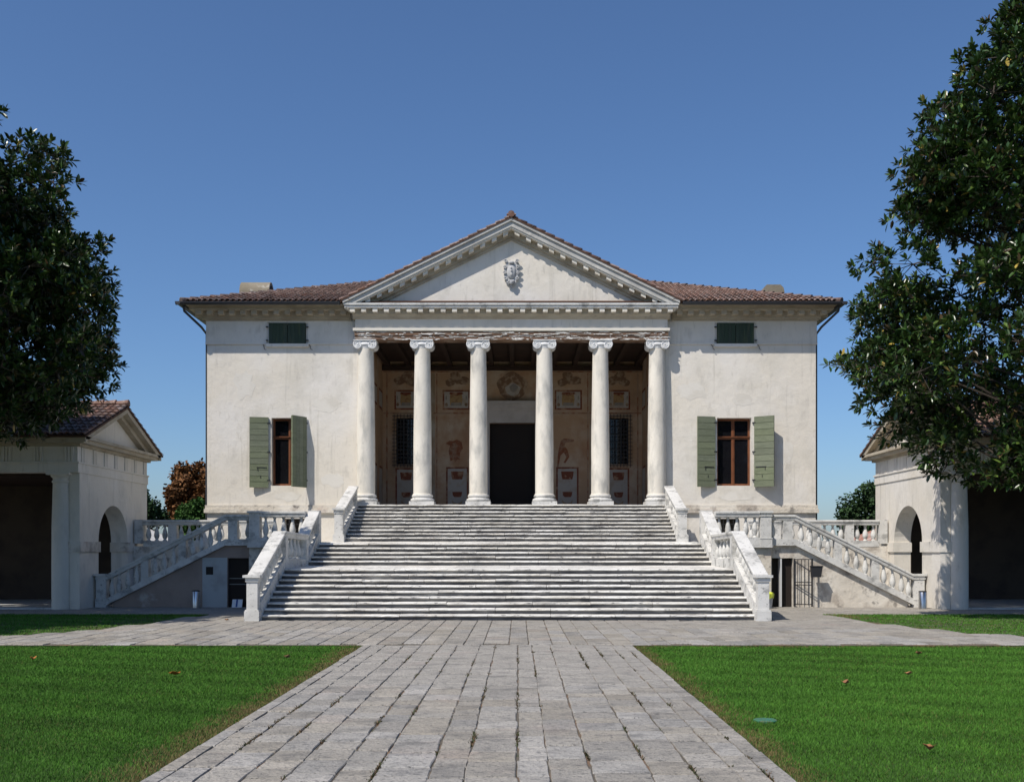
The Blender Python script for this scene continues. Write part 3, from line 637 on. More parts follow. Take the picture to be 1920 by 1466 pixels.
# roofs
ROOFT = math.tan(math.radians(20))
def tile_mesh():
    m = MB(); V = []; n = 6
    for (y, r, z) in ((-.21, .088, .012), (.21, .070, 0.0)):
        for k in range(n):
            a = math.pi*k/(n-1); V.append((r*math.cos(a), y, z+r*.82*math.sin(a)))
    for k in range(n):                              # lip at the lower end
        a = math.pi*k/(n-1); V.append((.070*math.cos(a), -.21, .012+.066*.82*math.sin(a)))
    F = [(k, k+1, n+k+1, n+k) for k in range(n-1)]+[(2*n+k, 2*n+k+1, k+1, k) for k in range(n-1)]
    return m.add(V, F).mesh('roof_tile', tile_m, True)
TILE = tile_mesh()
TV = np.array([v.co[:] for v in TILE.vertices]); TF = np.array([tuple(p.vertices) for p in TILE.polygons])
def tile_plane(parent, O, e, up, wid, length, keep, nparts, key=None, pitch=.20, expo=.36):
    O = Vector(O); e = Vector(e).normalized(); up = Vector(up).normalized(); n = e.cross(up).normalized()
    if n.z < 0: n = -n
    spots = []
    for j in range(int(length/expo)+1):
        for i in range(int(wid/pitch)):
            u = (i+.5)*pitch; v = j*expo+.16
            if keep(u, v): spots.append((u, v))
    spots.sort(key=key or (lambda p: p[1]))
    VV = []; FF = []
    for k, (u, v) in enumerate(spots):
        p = O+e*u+up*v+n*.02; d = random.uniform(-.035, .035); ux = (e*math.cos(d)+up*math.sin(d)); uy = n.cross(ux) if n.cross(ux).dot(up) > 0 else ux.cross(n)
        tilt = random.uniform(.02, .07); uy2 = (uy-n*tilt).normalized(); nn = ux.cross(uy2); nn = nn if nn.z > 0 else -nn
        if ux.cross(uy2).dot(nn) < 0: ux = -ux
        M = Matrix((ux, uy2, nn)).transposed()
        if k < nparts:
            o = finish(bpy.data.objects.new('roof_tile', TILE), parent, p); o.rotation_euler = M.to_euler()
        else:
            A = np.array(M); VV.append(TV@A.T+np.array(p)); FF.append(TF+len(TV)*(len(VV)-1))
    if VV:
        me = npmesh('roof_tiles', np.vstack(VV), np.vstack(FF), tile_m, smooth=True); finish(bpy.data.objects.new('roof_tiles', me), parent, (0, 0, 0), kind='stuff')
ov_ = .72; ex = HW+ov_; y0r = YW-ov_; zr = 10.42; dd = 8.3; y1r = YB+ov_; 
c1 = (AX-ex, y0r, zr); c2 = (AX+ex, y0r, zr); c3 = (AX+ex, y1r, zr); c4 = (AX-ex, y1r, zr); r1 = (AX-ex+dd, y0r+dd, zr+dd*ROOFT); r2 = (AX+ex-dd, y0r+dd, zr+dd*ROOFT)
m = MB().add([c1, c2, c3, c4, r1, r2], [(0, 1, 5, 4), (1, 2, 5), (2, 3, 4, 5), (3, 0, 4)]); m.add([c1, c2, c3, c4], [(0, 3, 2, 1)])
roof = m.obj('roof', roof_under, villa)
cs = 1/math.cos(math.radians(20)); upv = (0, 1, ROOFT)
for s in (-1, 1):
    # front slope on each side of the gable: u measured from the outer corner inwards
    tile_plane(roof, (AX+s*ex, y0r-.06, zr), (-s, 0, 0), upv, 7.9, dd*cs, lambda u, v: u > v/cs-.02 and u < ex-5.75+v*.9, 145)
    tile_plane(roof, (AX+s*ex, y0r, zr), (0, 1, 0), (-s, 0, ROOFT), y1r-y0r, dd*cs, lambda u, v: u > v/cs and (y1r-y0r-u) > v/cs, 0)
    hp = MB()                                        # ridge tiles along the hip
    a = Vector((AX+s*ex, y0r, zr)); b = Vector((AX+s*(ex-dd), y0r+dd, zr+dd*ROOFT)); N_ = 30
    for k in range(N_):
        p = a.lerp(b, (k+.02)/N_); q = a.lerp(b, (k+1.12)/N_); hp.tube([p+Vector((0, 0, .045)), q+Vector((0, 0, .02))], [.115, .085], 8)
    hp.obj('hip_tiles', tile_m, roof)
# gable roof behind the pediment
for s in (-1, 1):
    e_ = 5.98; V = [(AX, 36.48, 13.39), (AX+s*e_, 36.48, 13.39-SL*e_), (AX+s*e_, 45, 13.39-SL*e_), (AX, 45, 13.39)]
    MB().add(V+[(x, y, z-.05) for x, y, z in V], [(0, 1, 2, 3), (4, 7, 6, 5), (0, 4, 5, 1), (1, 5, 6, 2)]).obj('gable_roof', roof_under, villa)
    tile_plane(roof, (AX+s*e_, 36.52, 13.39-SL*e_), (0, 1, 0), (-s, 0, SL), 7.5, e_*math.hypot(1, SL), lambda u, v: True, 8, key=lambda p: p[0])
hp = MB()
for k in range(22): hp.tube([(AX, 36.45+k*.36, 13.47), (AX, 36.45+k*.36+.42, 13.45)], [.12, .095], 8)
hp.obj('ridge_tiles', tile_m, roof)
# chimneys
ch = mat('chimney_render', (.25, .215, .16), .93, [((.20, .17, .12), (2, 2, 2), 7, .45, .65, .8), ((.45, .42, .36), (4, 4, 4), 6, .58, .7, .7)], [(v3(10), 6, .02)])
m = MB().box(-11.25, -10.15, 42.1, 43.0, 10.6, 12.1)
n = 14; m.prism([(42.55+.45*math.cos(math.pi*k/n), 12.1+.52*math.sin(math.pi*k/n)) for k in range(n+1)], (-11.3, -10.1), 'x')
m.obj('chimney', ch, roof); MB().prism([(42.55+.36*math.cos(math.pi*k/n), 12.05+.44*math.sin(math.pi*k/n)) for k in range(n+1)], (-10.099, -10.09), 'x').obj('chimney_mouth', room_m, roof)
m = MB().box(9.95, 10.7, 42.1, 42.9, 10.8, 12.1); m.prism([(9.88, 12.1), (10.77, 12.1), (10.72, 12.30), (10.60, 12.42), (10.05, 12.42), (9.93, 12.30)], (42.05, 42.95)); m.obj('chimney', ch, roof)

# ------------------------------------------------------------------ grand staircase
def ykz(k):
    if k <= 9: return 24.84+(k-1)*.3175, k*RZ
    if k <= 14: return 30.45+(k-10)*.40, k*RZ+.05
    return 33.68+(k-15)*.3133, k*RZ+.125
stair = thing('grand_staircase', (AX, 24.84, 0), 'broad white stone staircase rising in three flights to the portico', 'staircase')
def stepmesh(t, seed):
    r = random.Random(seed); n = 14; V = []; F = []
    pr = [(0, -RZ-.01), (0, -.056), (-.034, -.052), (-.050, -.042), (-.054, -.022), (-.044, -.007), (-.024, 0), (t, .0), (t, -RZ-.01)]; k = len(pr)
    dip = [r.uniform(-.006, .004)+(-.012 if r.random() < .12 else 0) for _ in range(n+1)]
    for a in range(n+1):
        for q, (y, z) in enumerate(pr):
            e = dip[a] if 2 <= q <= 6 else 0
            V.append((-.5+a/n, y-e*.9+(r.uniform(-.003, .003) if 2 <= q <= 6 else 0), z+(e*.7 if 4 <= q <= 6 else 0)))
    for a in range(n):
        for q in range(k): F.append((a*k+q, a*k+(q+1) % k, (a+1)*k+(q+1) % k, (a+1)*k+q))
    F += [tuple(range(k)), tuple(range((n+1)*k-1, n*k-1, -1))]
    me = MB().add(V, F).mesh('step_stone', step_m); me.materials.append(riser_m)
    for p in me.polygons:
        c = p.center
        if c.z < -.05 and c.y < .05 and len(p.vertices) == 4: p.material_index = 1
    return me
SMs = {}
for k in range(1, 25):
    y, z = ykz(k); half = 5.9 if k <= 14 else 5.37
    t = {9: .62, 14: .62, 24: .5}.get(k, .46)
    if t not in SMs: SMs[t] = [stepmesh(t, q) for q in range(6)]
    xs_ = [-half]
    while half-xs_[-1] > 2.6: xs_.append(xs_[-1]+random.uniform(1.3, 2.3))
    xs_.append(half)
    for i in range(len(xs_)-1):
        a, b = xs_[i], xs_[i+1]
        o = inst('step_stone', random.choice(SMs[t]), stair, (AX+(a+b)/2, y+random.uniform(-.006, .006), z+random.uniform(-.009, .005)), random.uniform(-.003, .003), (b-a-random.uniform(.006, .016), 1, 1)); o.rotation_euler.y = random.uniform(-.003, .003)
for (ya, za, yb, zb, hw) in ((ykz(9)[0]+.62, 9*RZ-.002, 30.47, 9*RZ+.046, 5.9), (ykz(14)[0]+.62, 14*RZ+.048, 33.70, 14*RZ+.12, 6.0)):
    n = 8
    for i in range(n):
        a = AX-hw+2*hw*i/n; b = AX-hw+2*hw*(i+1)/n-.006
        V = [(a, ya, za), (b, ya, za), (b, yb, zb), (a, yb, zb)]
        MB().add(V+[(x, y, z-.12) for x, y, z in V], [(0, 1, 2, 3), (4, 7, 6, 5), (0, 4, 5, 1), (1, 5, 6, 2), (2, 6, 7, 3), (3, 7, 4, 0)]).obj('landing_slab', step_m, stair)
# iron wedges / lamps set in the upper risers
for px in (-3.15, -2.55, 1.25, 1.85):
    for k in (23, 22):
        y, z = ykz(k); MB().prism([(AX+px+.09*math.cos(a), z-.095+.04*math.sin(a)) for a in np.linspace(0, 2*math.pi, 10, endpoint=False)], (y-.008, y+.01)).obj('riser_vent', iron_m, stair)
# balustrades
BALP = [(.075, 0), (.075, .045), (.05, .06), (.045, .075), (.075, .13), (.092, .20), (.088, .27), (.062, .38), (.040, .47), (.034, .52), (.05, .535), (.05, .555), (.066, .565), (.066, .60)]
BALM = MB().lathe(BALP, n=12).mesh('baluster', stone, True)
BALG = MB().lathe(BALP, n=12).mesh('baluster', stone_grey, True)
RAIL = [(-.13, -.17), (.13, -.17), (.14, -.13), (.15, -.075), (.175, -.06), (.175, -.01), (.16, 0), (-.16, 0), (-.175, -.01), (-.175, -.06), (-.15, -.075), (-.14, -.13)]
def PLI(h): return [(-.15, -h), (.15, -h), (.15, 0), (-.15, 0)]
def segment(parent, p0, p1, hb, n, rail_m=stone, bal=None, ph=.2, off=.0, plinth_m=None, skip=()):
    """p0,p1: rail top line ends; hb: rail top to plinth top"""
    p0 = Vector(p0); p1 = Vector(p1)
    MB().sweep(RAIL, p0, p1).obj('rail', rail_m, parent)
    MB().sweep(PLI(ph), p0-Vector((0, 0, hb)), p1-Vector((0, 0, hb))).obj('plinth', plinth_m or rail_m, parent)
    bh = hb-.165
    for i in range(n):
        if i in skip: continue
        t = (i+.5+off)/n; p = p0.lerp(p1, t); inst('baluster', bal or BALM, parent, (p.x, p.y, p.z-hb-.02), 0, (1, 1, (bh+.04)/.60))
def newel(parent, x, y, z0, z1, wb=.35, wt=.26, mm=stone, zb=.23, cap=.41):
    m = MB().box(x-wb/2, x+wb/2, y-wb/2, y+wb/2, z0, z0+zb).box(x-wt/2-.03, x+wt/2+.03, y-wt/2-.03, y+wt/2+.03, z0+zb, z0+zb+.035)
    m.box(x-wt/2, x+wt/2, y-wt/2, y+wt/2, z0+zb+.035, z1-.16).box(x-wt/2-.025, x+wt/2+.025, y-wt/2-.025, y+wt/2+.025, z1-.16, z1-.125)
    m.box(x-cap/2+.05, x+cap/2-.05, y-cap/2+.05, y+cap/2-.05, z1-.125, z1-.06).box(x-cap/2, x+cap/2, y-cap/2, y+cap/2, z1-.06, z1)
    return m.obj('newel', mm, parent)
for s, side in ((-1, 'left'), (1, 'right')):
    x = AX+s*6.05
    b = thing('stair_balustrade', (x, 24.7, 0), f'white stone balustrade with newel along the {side} edge of the lower stair flights', 'balustrade', 'balustrades of the grand staircase')
    newel(b, x, 24.72, 0, 1.085)
    segment(b, (x, 24.86, 1.10), (x, 27.45, 2.18), .68, 8, ph=.34)
    MB().box(x-.158, x+.158, 27.46, 27.75, 1.1, 2.02).obj('pier', stone, b)
    segment(b, (x, 27.451, 2.18), (x, 30.45, 2.135), .72, 6, ph=.28)
    MB().box(x-.158, x+.158, 30.15, 30.44, 1.2, 1.98).obj('pier', stone, b)
    segment(b, (x, 30.451, 2.135), (x, 32.0, 2.86), .68, 5, ph=.34)
    MB().box(x-.17, x+.17, 32.001, 32.34, 1.8, 2.90).obj('pier', stone, b)
    # cheek wall below
    MB().prism([(24.9, -.05), (32.3, -.05), (32.3, 1.87), (32.0, 1.84), (30.45, 1.12), (27.45, 1.12), (24.9, .09)], (x-.14, x+.14), 'x').obj('cheek_wall', stone_grey, b)
    x2 = AX+s*5.53
    b = thing('stair_balustrade', (x2, 33.55, 1.95), f'short white stone balustrade on the {side} of the top flight beside the columns', 'balustrade', 'balustrades of the grand staircase')
    newel(b, x2, 33.55, 1.93, 3.03, .36, .27)
    segment(b, (x2, 33.7, 3.05), (x2, 36.45, 3.93), .66, 7, ph=.42)
    MB().box(x2-.12, x2+.12, 36.3, 36.56, 3.1, 3.85).obj('pier', stone, b)
    MB().prism([(33.6, 1.8), (36.9, 1.8), (36.9, 3.25), (36.5, 3.2), (33.6, 2.15)], (x2-.14, x2+.14), 'x').obj('cheek_wall', stone_grey, b)

# ------------------------------------------------------------------ side stairs and terraces
YF = 31.95
for s, side in ((-1, 'left'), (1, 'right')):
    def X(u): return AX+s*u
    shade = 'shaded' if s < 0 else 'sunlit'
    st = thing('side_stair', (X(9.5), YF, 0), f'{shade} side stair and terrace joining the staircase to the {side} pavilion', 'side stair')
    sm, bm = stone, BALM
    # terrace wall (proud) and stair wall with doorway
    MB().box(X(6.2), X(7.96), 31.72, 32.2, -.3, 1.76).obj('terrace_wall', plaster_old, st)
    wz = lambda u: 1.86-(max(u, 8.72)-8.72)*(1.83/3.64)
    m = MB()
    for (u0, u1, za) in ((7.961, 8.03, -.3), (8.03, 8.68, 1.437), (8.68, 8.72, -.3), (8.72, 12.2, -.3)):
        a, b = X(u0), X(u1); m.prism([(a, za), (b, za), (b, wz(u1)), (a, wz(u0))], (YF-.02, YF+.3))
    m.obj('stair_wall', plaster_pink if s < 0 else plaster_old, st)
    if s < 0: MB().box(X(8.69), X(9.45), YF-.026, YF-.0201, -.1, 1.45).obj('patched_plaster', mat('grey_patch', (.42, .44, .44), .93, [((.3, .3, .3), (2, 2, 2), 6, .5, .68, .7)]), st)
    MB().box(X(5.72), X(8.72), 32.2, YW-.02, 1.6, 1.93).obj('terrace_floor', stone_grey, st)
    for i in range(13):
        u0 = 8.72+i*.277; MB().box(X(u0), X(u0+.30), YF+.3, 35.05, -.2, 1.93-(i+1)*.147).obj('step', stone_grey, st)
    # balustrade on the terrace front, then down the stair
    newel(st, X(7.78), 31.76, 1.76, 2.87, .36, .32, sm, .26, .42)
    segment(st, (X(6.24), 31.76, 2.86), (X(7.60), 31.76, 2.86), .80, 5, sm, bm, ph=.22)
    MB().box(X(6.2), X(7.99), 31.60, 31.99, 1.76, 1.835).obj('ledge', sm, st)
    segment(st, (X(7.96), YF, 2.76), (X(8.72), YF, 2.76), .74, 2, sm, bm, ph=.2, off=-.25, skip=(1,))
    MB().box(X(8.36), X(8.64), YF-.12, YF+.12, 2.0, 2.62).obj('pier', sm, st)
    p0 = Vector((X(8.72), YF, 2.76)); p1 = Vector((X(12.36), YF, .93))
    MB().sweep(RAIL, p0, p1).obj('rail', sm, st)
    MB().sweep(PLI(.19), p0-Vector((0, 0, .74)), p1-Vector((0, 0, .74))).obj('stringer', sm, st)
    for t in (.06, .135, .21, .285, .445, .525, .60, .755, .83, .905, .965):
        p = p0.lerp(p1, t); inst('baluster', bm, st, (p.x, p.y, p.z-.78), 0, (1, 1, .64/.6))
    for t in (.365, .68):
        p = p0.lerp(p1, t); MB().box(p.x-.11, p.x+.11, YF-.11, YF+.11, p.z-.80, p.z-.10).obj('pier', sm, st)
    newel(st, X(12.52), YF, -.1, .95, .34, .30, sm, .25, .42)
    # rear wall with its balustrade
    MB().box(X(7.9), X(12.74), 35.06, 35.4, -.3, 1.82).obj('rear_wall', plaster_old, st)
    segment(st, (X(8.0), 35.2, 2.70), (X(12.4), 35.2, 2.70), .70, 16, sm, bm, ph=.2, skip=(3, 8, 12))
    for u in (8.95, 10.33, 11.43, 12.56): MB().box(X(u)-.14, X(u)+.14, 35.07, 35.33, 1.9, 2.56 if u < 12 else 2.71).obj('pier', sm, st)
    # doorway
    MB().box(X(8.0), X(8.71), YF+.25, YF+.29, -.2, 1.437).obj('cellar_opening', room_m, st)
    if s < 0:
        dr = MB().box(X(8.04), X(8.67), YF+.10, YF+.14, -.08, 1.42).obj('cellar_door', door_m, st)
        MB().box(X(8.06), X(8.65), YF+.08, YF+.10, .62, .645).box(X(8.06), X(8.65), YF+.08, YF+.10, .80, .825).obj('door_bar', mat('dull_metal', (.2, .2, .2), .5, metal=.8), dr)
        MB().box(X(9.12), X(9.34), YF-.03, YF-.0262, .93, 1.17).obj('vent_hole', room_m, st)
    else:
        dr = MB().box(X(8.28), X(8.33), YF-.05, YF+.22, -.06, 1.42).obj('cellar_door', mat('pale_door_edge', (.55, .55, .55), .6), st)
        MB().box(X(8.40), X(8.66), YF+.12, YF+.15, -.06, 1.42).obj('cellar_door', door_m, st)
gate = thing('iron_gate', (AX+8.70, 31.9, -.07), 'black iron barred gate leaf folded back against the sunlit stair wall', 'gate')
d = Vector((math.cos(R_(28)), -math.sin(R_(28)), 0)); h0 = Vector((AX+8.69, 31.90, 0))
def gbar(a, za, b, zb, r, name):
    p = h0+d*a+Vector((0, 0, za)); q = h0+d*b+Vector((0, 0, zb)); MB().tube([p, q], r, 6).obj(name, iron_m, gate)
gbar(.02, -.04, .02, 1.42, .024, 'stile'); gbar(.56, -.04, .56, 1.42, .028, 'stile')
for k in range(1, 5): gbar(.02+.54*k/5, 0, .02+.54*k/5, 1.40, .011, 'bar')
for z in (.03, .62, .70, 1.40): gbar(.02, z, .56, z, .014, 'cross_bar')
lamp = thing('wall_lantern', (AX+9.30, 31.55, .85), 'small black box lantern fixed at the free edge of the iron gate', 'lantern')
MB().prism([(AX+9.14, .86), (AX+9.42, .86), (AX+9.47, 1.18), (AX+9.12, 1.18)], (31.50, 31.62)).obj('lantern_box', iron_m, lamp); MB().box(AX+9.11, AX+9.48, 31.48, 31.64, 1.181, 1.205).obj('lantern_lid', iron_m, lamp)
def steel_bin(x, y, label):
    t = thing('steel_bin', (x, y, gz(x, y)), label, 'bin', 'steel bins at the side stairs'); z = gz(x, y)
    MB().lathe([(.085, 0), (.115, .01), (.115, .50), (.108, .51)], (x, y, z), 20).obj('bin_body', steel_m, t, smooth=True)
    MB().lathe([(.118, .505), (.118, .53), (.07, .54)], (x, y, z), 20).obj('bin_rim', iron_m, t, smooth=True)
steel_bin(-9.75, 31.45, 'slim steel bin standing in shade beside the left side stair'); steel_bin(12.05, 31.0, 'slim steel bin in sunlight at the foot of the right side stair')
t = thing('waste_bucket', (AX+7.72, 31.3, -.07), 'grey plastic bucket with yellow-green bag beside the cellar doorway', 'bucket')
c0 = (AX+7.72, 31.3, -.07)
MB().lathe([(.15, 0), (.20, .38), (.205, .40)], c0, 18).obj('bucket', bucket_m, t, smooth=True)
m = MB(); V = []; F = []
for j, (r0, z) in enumerate(((.212, .30), (.225, .42), (.20, .47), (.15, .45), (.10, .38))):
    for k in range(20): a = 2*math.pi*k/20; q = r0+.014*math.sin(7*a+j)+.008*math.sin(3*a); V.append((c0[0]+q*math.cos(a), c0[1]+q*math.sin(a), c0[2]+z+.025*math.sin(5*a+2*j)))
for j in range(4):
    for k in range(20): F.append((j*20+k, j*20+(k+1) % 20, (j+1)*20+(k+1) % 20, (j+1)*20+k))
m.add(V, F).obj('bag', bag_m, t, smooth=True)
t = thing('notice_box', (-8.62, 31.85, -.07), 'small white notice with a blue stripe leaning on the dark cellar door', 'notice')
MB().prism([(31.80, -.07), (31.84, -.07), (31.95, .17), (31.91, .17)], (-8.77, -8.46), 'x').obj('board', paper_m, t); MB().prism([(31.795, -.05), (31.80, -.05), (31.905, .168), (31.900, .168)], (-8.65, -8.60), 'x').obj('stripe', blue_m, t)

# ------------------------------------------------------------------ pavilions at the ends of the colonnades
for s, side in ((-1, 'left'), (1, 'right')):
    def X(u): return AX+s*(12.75+u)
    pv = thing('pavilion', (X(0), 30.8, 0), ('shaded' if s < 0 else 'sunlit')+f' plastered pavilion with small pediment and arched doorway on the {side}', 'pavilion')
    Y0, Y1, T = 30.8, 36.4, .55; ZA = 4.0
    # end wall with the arch (poly in yz, extruded along x)
    m = MB(); ya, yb, zi = 32.2, 34.6, 1.94; R = 1.2; xa, xb = sorted((X(0), X(T)))
    m.box(xa, xb, Y0, ya, -.4, ZA).box(xa, xb, yb, Y1, -.4, ZA)
    n = 20; A = [((ya+yb)/2-R*math.cos(math.pi*k/n), zi+R*.97*math.sin(math.pi*k/n)) for k in range(n+1)]
    for k in range(n): m.prism([A[k], A[k+1], (A[k+1][0], ZA), (A[k][0], ZA)], (xa, xb), 'x')
    m.obj('end_wall', plaster, pv)
    for (p, q) in ((Y0-.05, ya+.05), (yb-.05, yb+.75)):
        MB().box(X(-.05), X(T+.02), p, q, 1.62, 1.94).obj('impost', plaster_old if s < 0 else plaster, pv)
    # front corner pier, columns, entablature
    MB().box(X(-.012), X(.28), Y0-.02, Y0+.6, -.4, ZA-.035).obj('corner_pier', plaster, pv)
    cm = MB().lathe([(.29, -.3), (.29, 1.3), (.285, 2.4), (.25, 3.66), (.28, 3.68), (.28, 3.72), (.25, 3.74), (.25, 3.80), (.31, 3.86), (.31, 3.9)], n=28).mesh('column', plaster, True)
    for u in (.56, 4.1, 7.7): 
        o = finish(bpy.data.objects.new('column', cm), pv, (X(u), Y0+.10, 0)); MB().box(-.34, .34, -.33, .34, 3.9, 3.968).obj('abacus', plaster, o, (X(u), Y0+.10, 0))
    e = MB(); LN = 11
    e.box(X(-.03), X(LN), Y0-.16, Y1+.03, ZA-.03, 4.24); e.obj('architrave', plaster, pv)
    MB().box(X(-.06), X(LN), Y0-.19, Y1+.06, 4.241, 4.29).obj('taenia', plaster, pv)
    fr = MB().box(X(.0), X(LN), Y0-.13, Y1, 4.291, 4.74).obj('frieze', plaster, pv)
    tg = MB()
    for k in range(3): tg.box(-.13+k*.095, -.06+k*.095, -.03, 0, 0, .44)
    tgm = tg.mesh('triglyph', plaster)
    for k in range(12): inst('triglyph', tgm, fr, (X(.25+k*.92), Y0-.13, 4.295))
    for k in range(7): inst('triglyph', tgm, fr, (X(0), Y0+.25+k*.85, 4.295), s*-math.pi/2)
    m = MB()
    for (z0, z1, p) in ((4.741, 4.82, .10), (4.82, 4.93, .28), (4.93, 5.02, .36)): m.box(X(-p), X(LN), Y0-p-.10, Y1+p, z0, z1)
    m.obj('cornice', cornice_m, pv)
    # pediment on the end
    yc = (Y0+Y1)/2; hwid = (Y1-Y0)/2+.42; sl = 1.26/hwid
    MB().prism([(Y0-.1, 5.02), (Y1+.1, 5.02), (yc, 5.02+sl*(hwid-.3))], sorted((X(.05), X(.3))), 'x').obj('tympanum', plaster, pv)
    for q in (-1, 1):
        def zt(d): return 6.30-sl*d
        MB().prism([(yc, zt(0)), (yc, zt(0)-.20), (yc+q*hwid, zt(hwid)-.20), (yc+q*hwid, zt(hwid))], sorted((X(-.36), X(.3))), 'x').obj('raking_cornice', cornice_m, pv)
        MB().prism([(yc, zt(0)-.201), (yc, zt(0)-.34), (yc+q*(hwid-.4), zt(hwid-.4)-.34), (yc+q*(hwid-.2), zt(hwid-.2)-.201)], sorted((X(-.15), X(.3))), 'x').obj('raking_bed', cornice_m, pv)
    V = [(X(-.40), Y0-.5, 6.31-sl*(hwid+.06)), (X(LN), Y0-.5, 6.31-sl*(hwid+.06)), (X(LN), yc, 6.31), (X(-.40), yc, 6.31), (X(LN), Y1+.5, 6.31-sl*(hwid+.06)), (X(-.40), Y1+.5, 6.31-sl*(hwid+.06))]
    rf = MB().add(V+[(x, y, z-.06) for x, y, z in V], [(0, 1, 2, 3), (3, 2, 4, 5), (6, 9, 8, 7), (9, 11, 10, 8), (0, 6, 7, 1), (0, 3, 9, 6), (3, 5, 11, 9)]).obj('roof', roof_under, pv)
    Lr = (hwid+.08)*math.hypot(1, sl)
    tile_plane(rf, (X(-.40), Y0-.5, V[0][2]), (s, 0, 0), (0, 1, sl), 11.2, Lr, lambda u, v: v < Lr-.1, 90, key=lambda p: p[0])
    tile_plane(rf, (X(-.40), Y1+.5, V[0][2]), (s, 0, 0), (0, -1, sl), 11.2, Lr, lambda u, v: v < Lr-.1, 30, key=lambda p: p[0])
    rg = MB()
    for k in range(26): rg.tube([(X(-.42+k*.4), yc, 6.42), (X(-.42+k*.4+.46), yc, 6.39)], [.12, .095], 8)
    rg.obj('ridge_tiles', tile_m, rf)
    # inside of the arcade
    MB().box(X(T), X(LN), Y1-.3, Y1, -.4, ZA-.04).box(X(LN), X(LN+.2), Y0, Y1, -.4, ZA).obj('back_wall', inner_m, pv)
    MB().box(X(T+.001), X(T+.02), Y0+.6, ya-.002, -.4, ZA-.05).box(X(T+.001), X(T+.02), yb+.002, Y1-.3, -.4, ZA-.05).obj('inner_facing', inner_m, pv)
    MB().box(X(T), X(LN), Y0+.3, Y1-.3, ZA-.10, ZA-.035).obj('ceiling', ceil_m, pv)
    MB().box(X(T), X(LN), Y0-.1, Y1-.3, -.3, -.02).obj('arcade_floor', stone_grey, pv)

# ------------------------------------------------------------------ trees
LEAF = np.array([(0, 0, 0), (.36, .30, .05), (.30, .72, .06), (0, 1, -.02), (-.30, .72, .06), (-.36, .30, .05)])
LF = np.array([(0, 1, 2, 3), (0, 3, 4, 5)])
def leaves(P, A, L, W, cols, mm, name, parent):
    """P base points, A unit axis, L length, W width"""
    n = len(P); up = rng.normal(0, .35, (n, 3))+np.array([0, 0, 1.0]); Xv = np.cross(A, up); Xv /= np.linalg.norm(Xv, axis=1)[:, None]+1e-9
    Zv = np.cross(Xv, A)
    V = P[:, None, :]+(Xv[:, None, :]*(LEAF[None, :, 0:1]*W[:, None, None])+A[:, None, :]*(LEAF[None, :, 1:2]*L[:, None, None])+Zv[:, None, :]*(LEAF[None, :, 2:3]*L[:, None, None]))
    F = LF[None]+6*np.arange(n)[:, None, None]
    me = npmesh(name, V.reshape(-1, 3), F.reshape(-1, 4), mm, np.repeat(cols, 6, 0)); return finish(bpy.data.objects.new(name, me), parent, (0, 0, 0))
def unit(v): return v/(np.linalg.norm(v, axis=-1, keepdims=True)+1e-9)
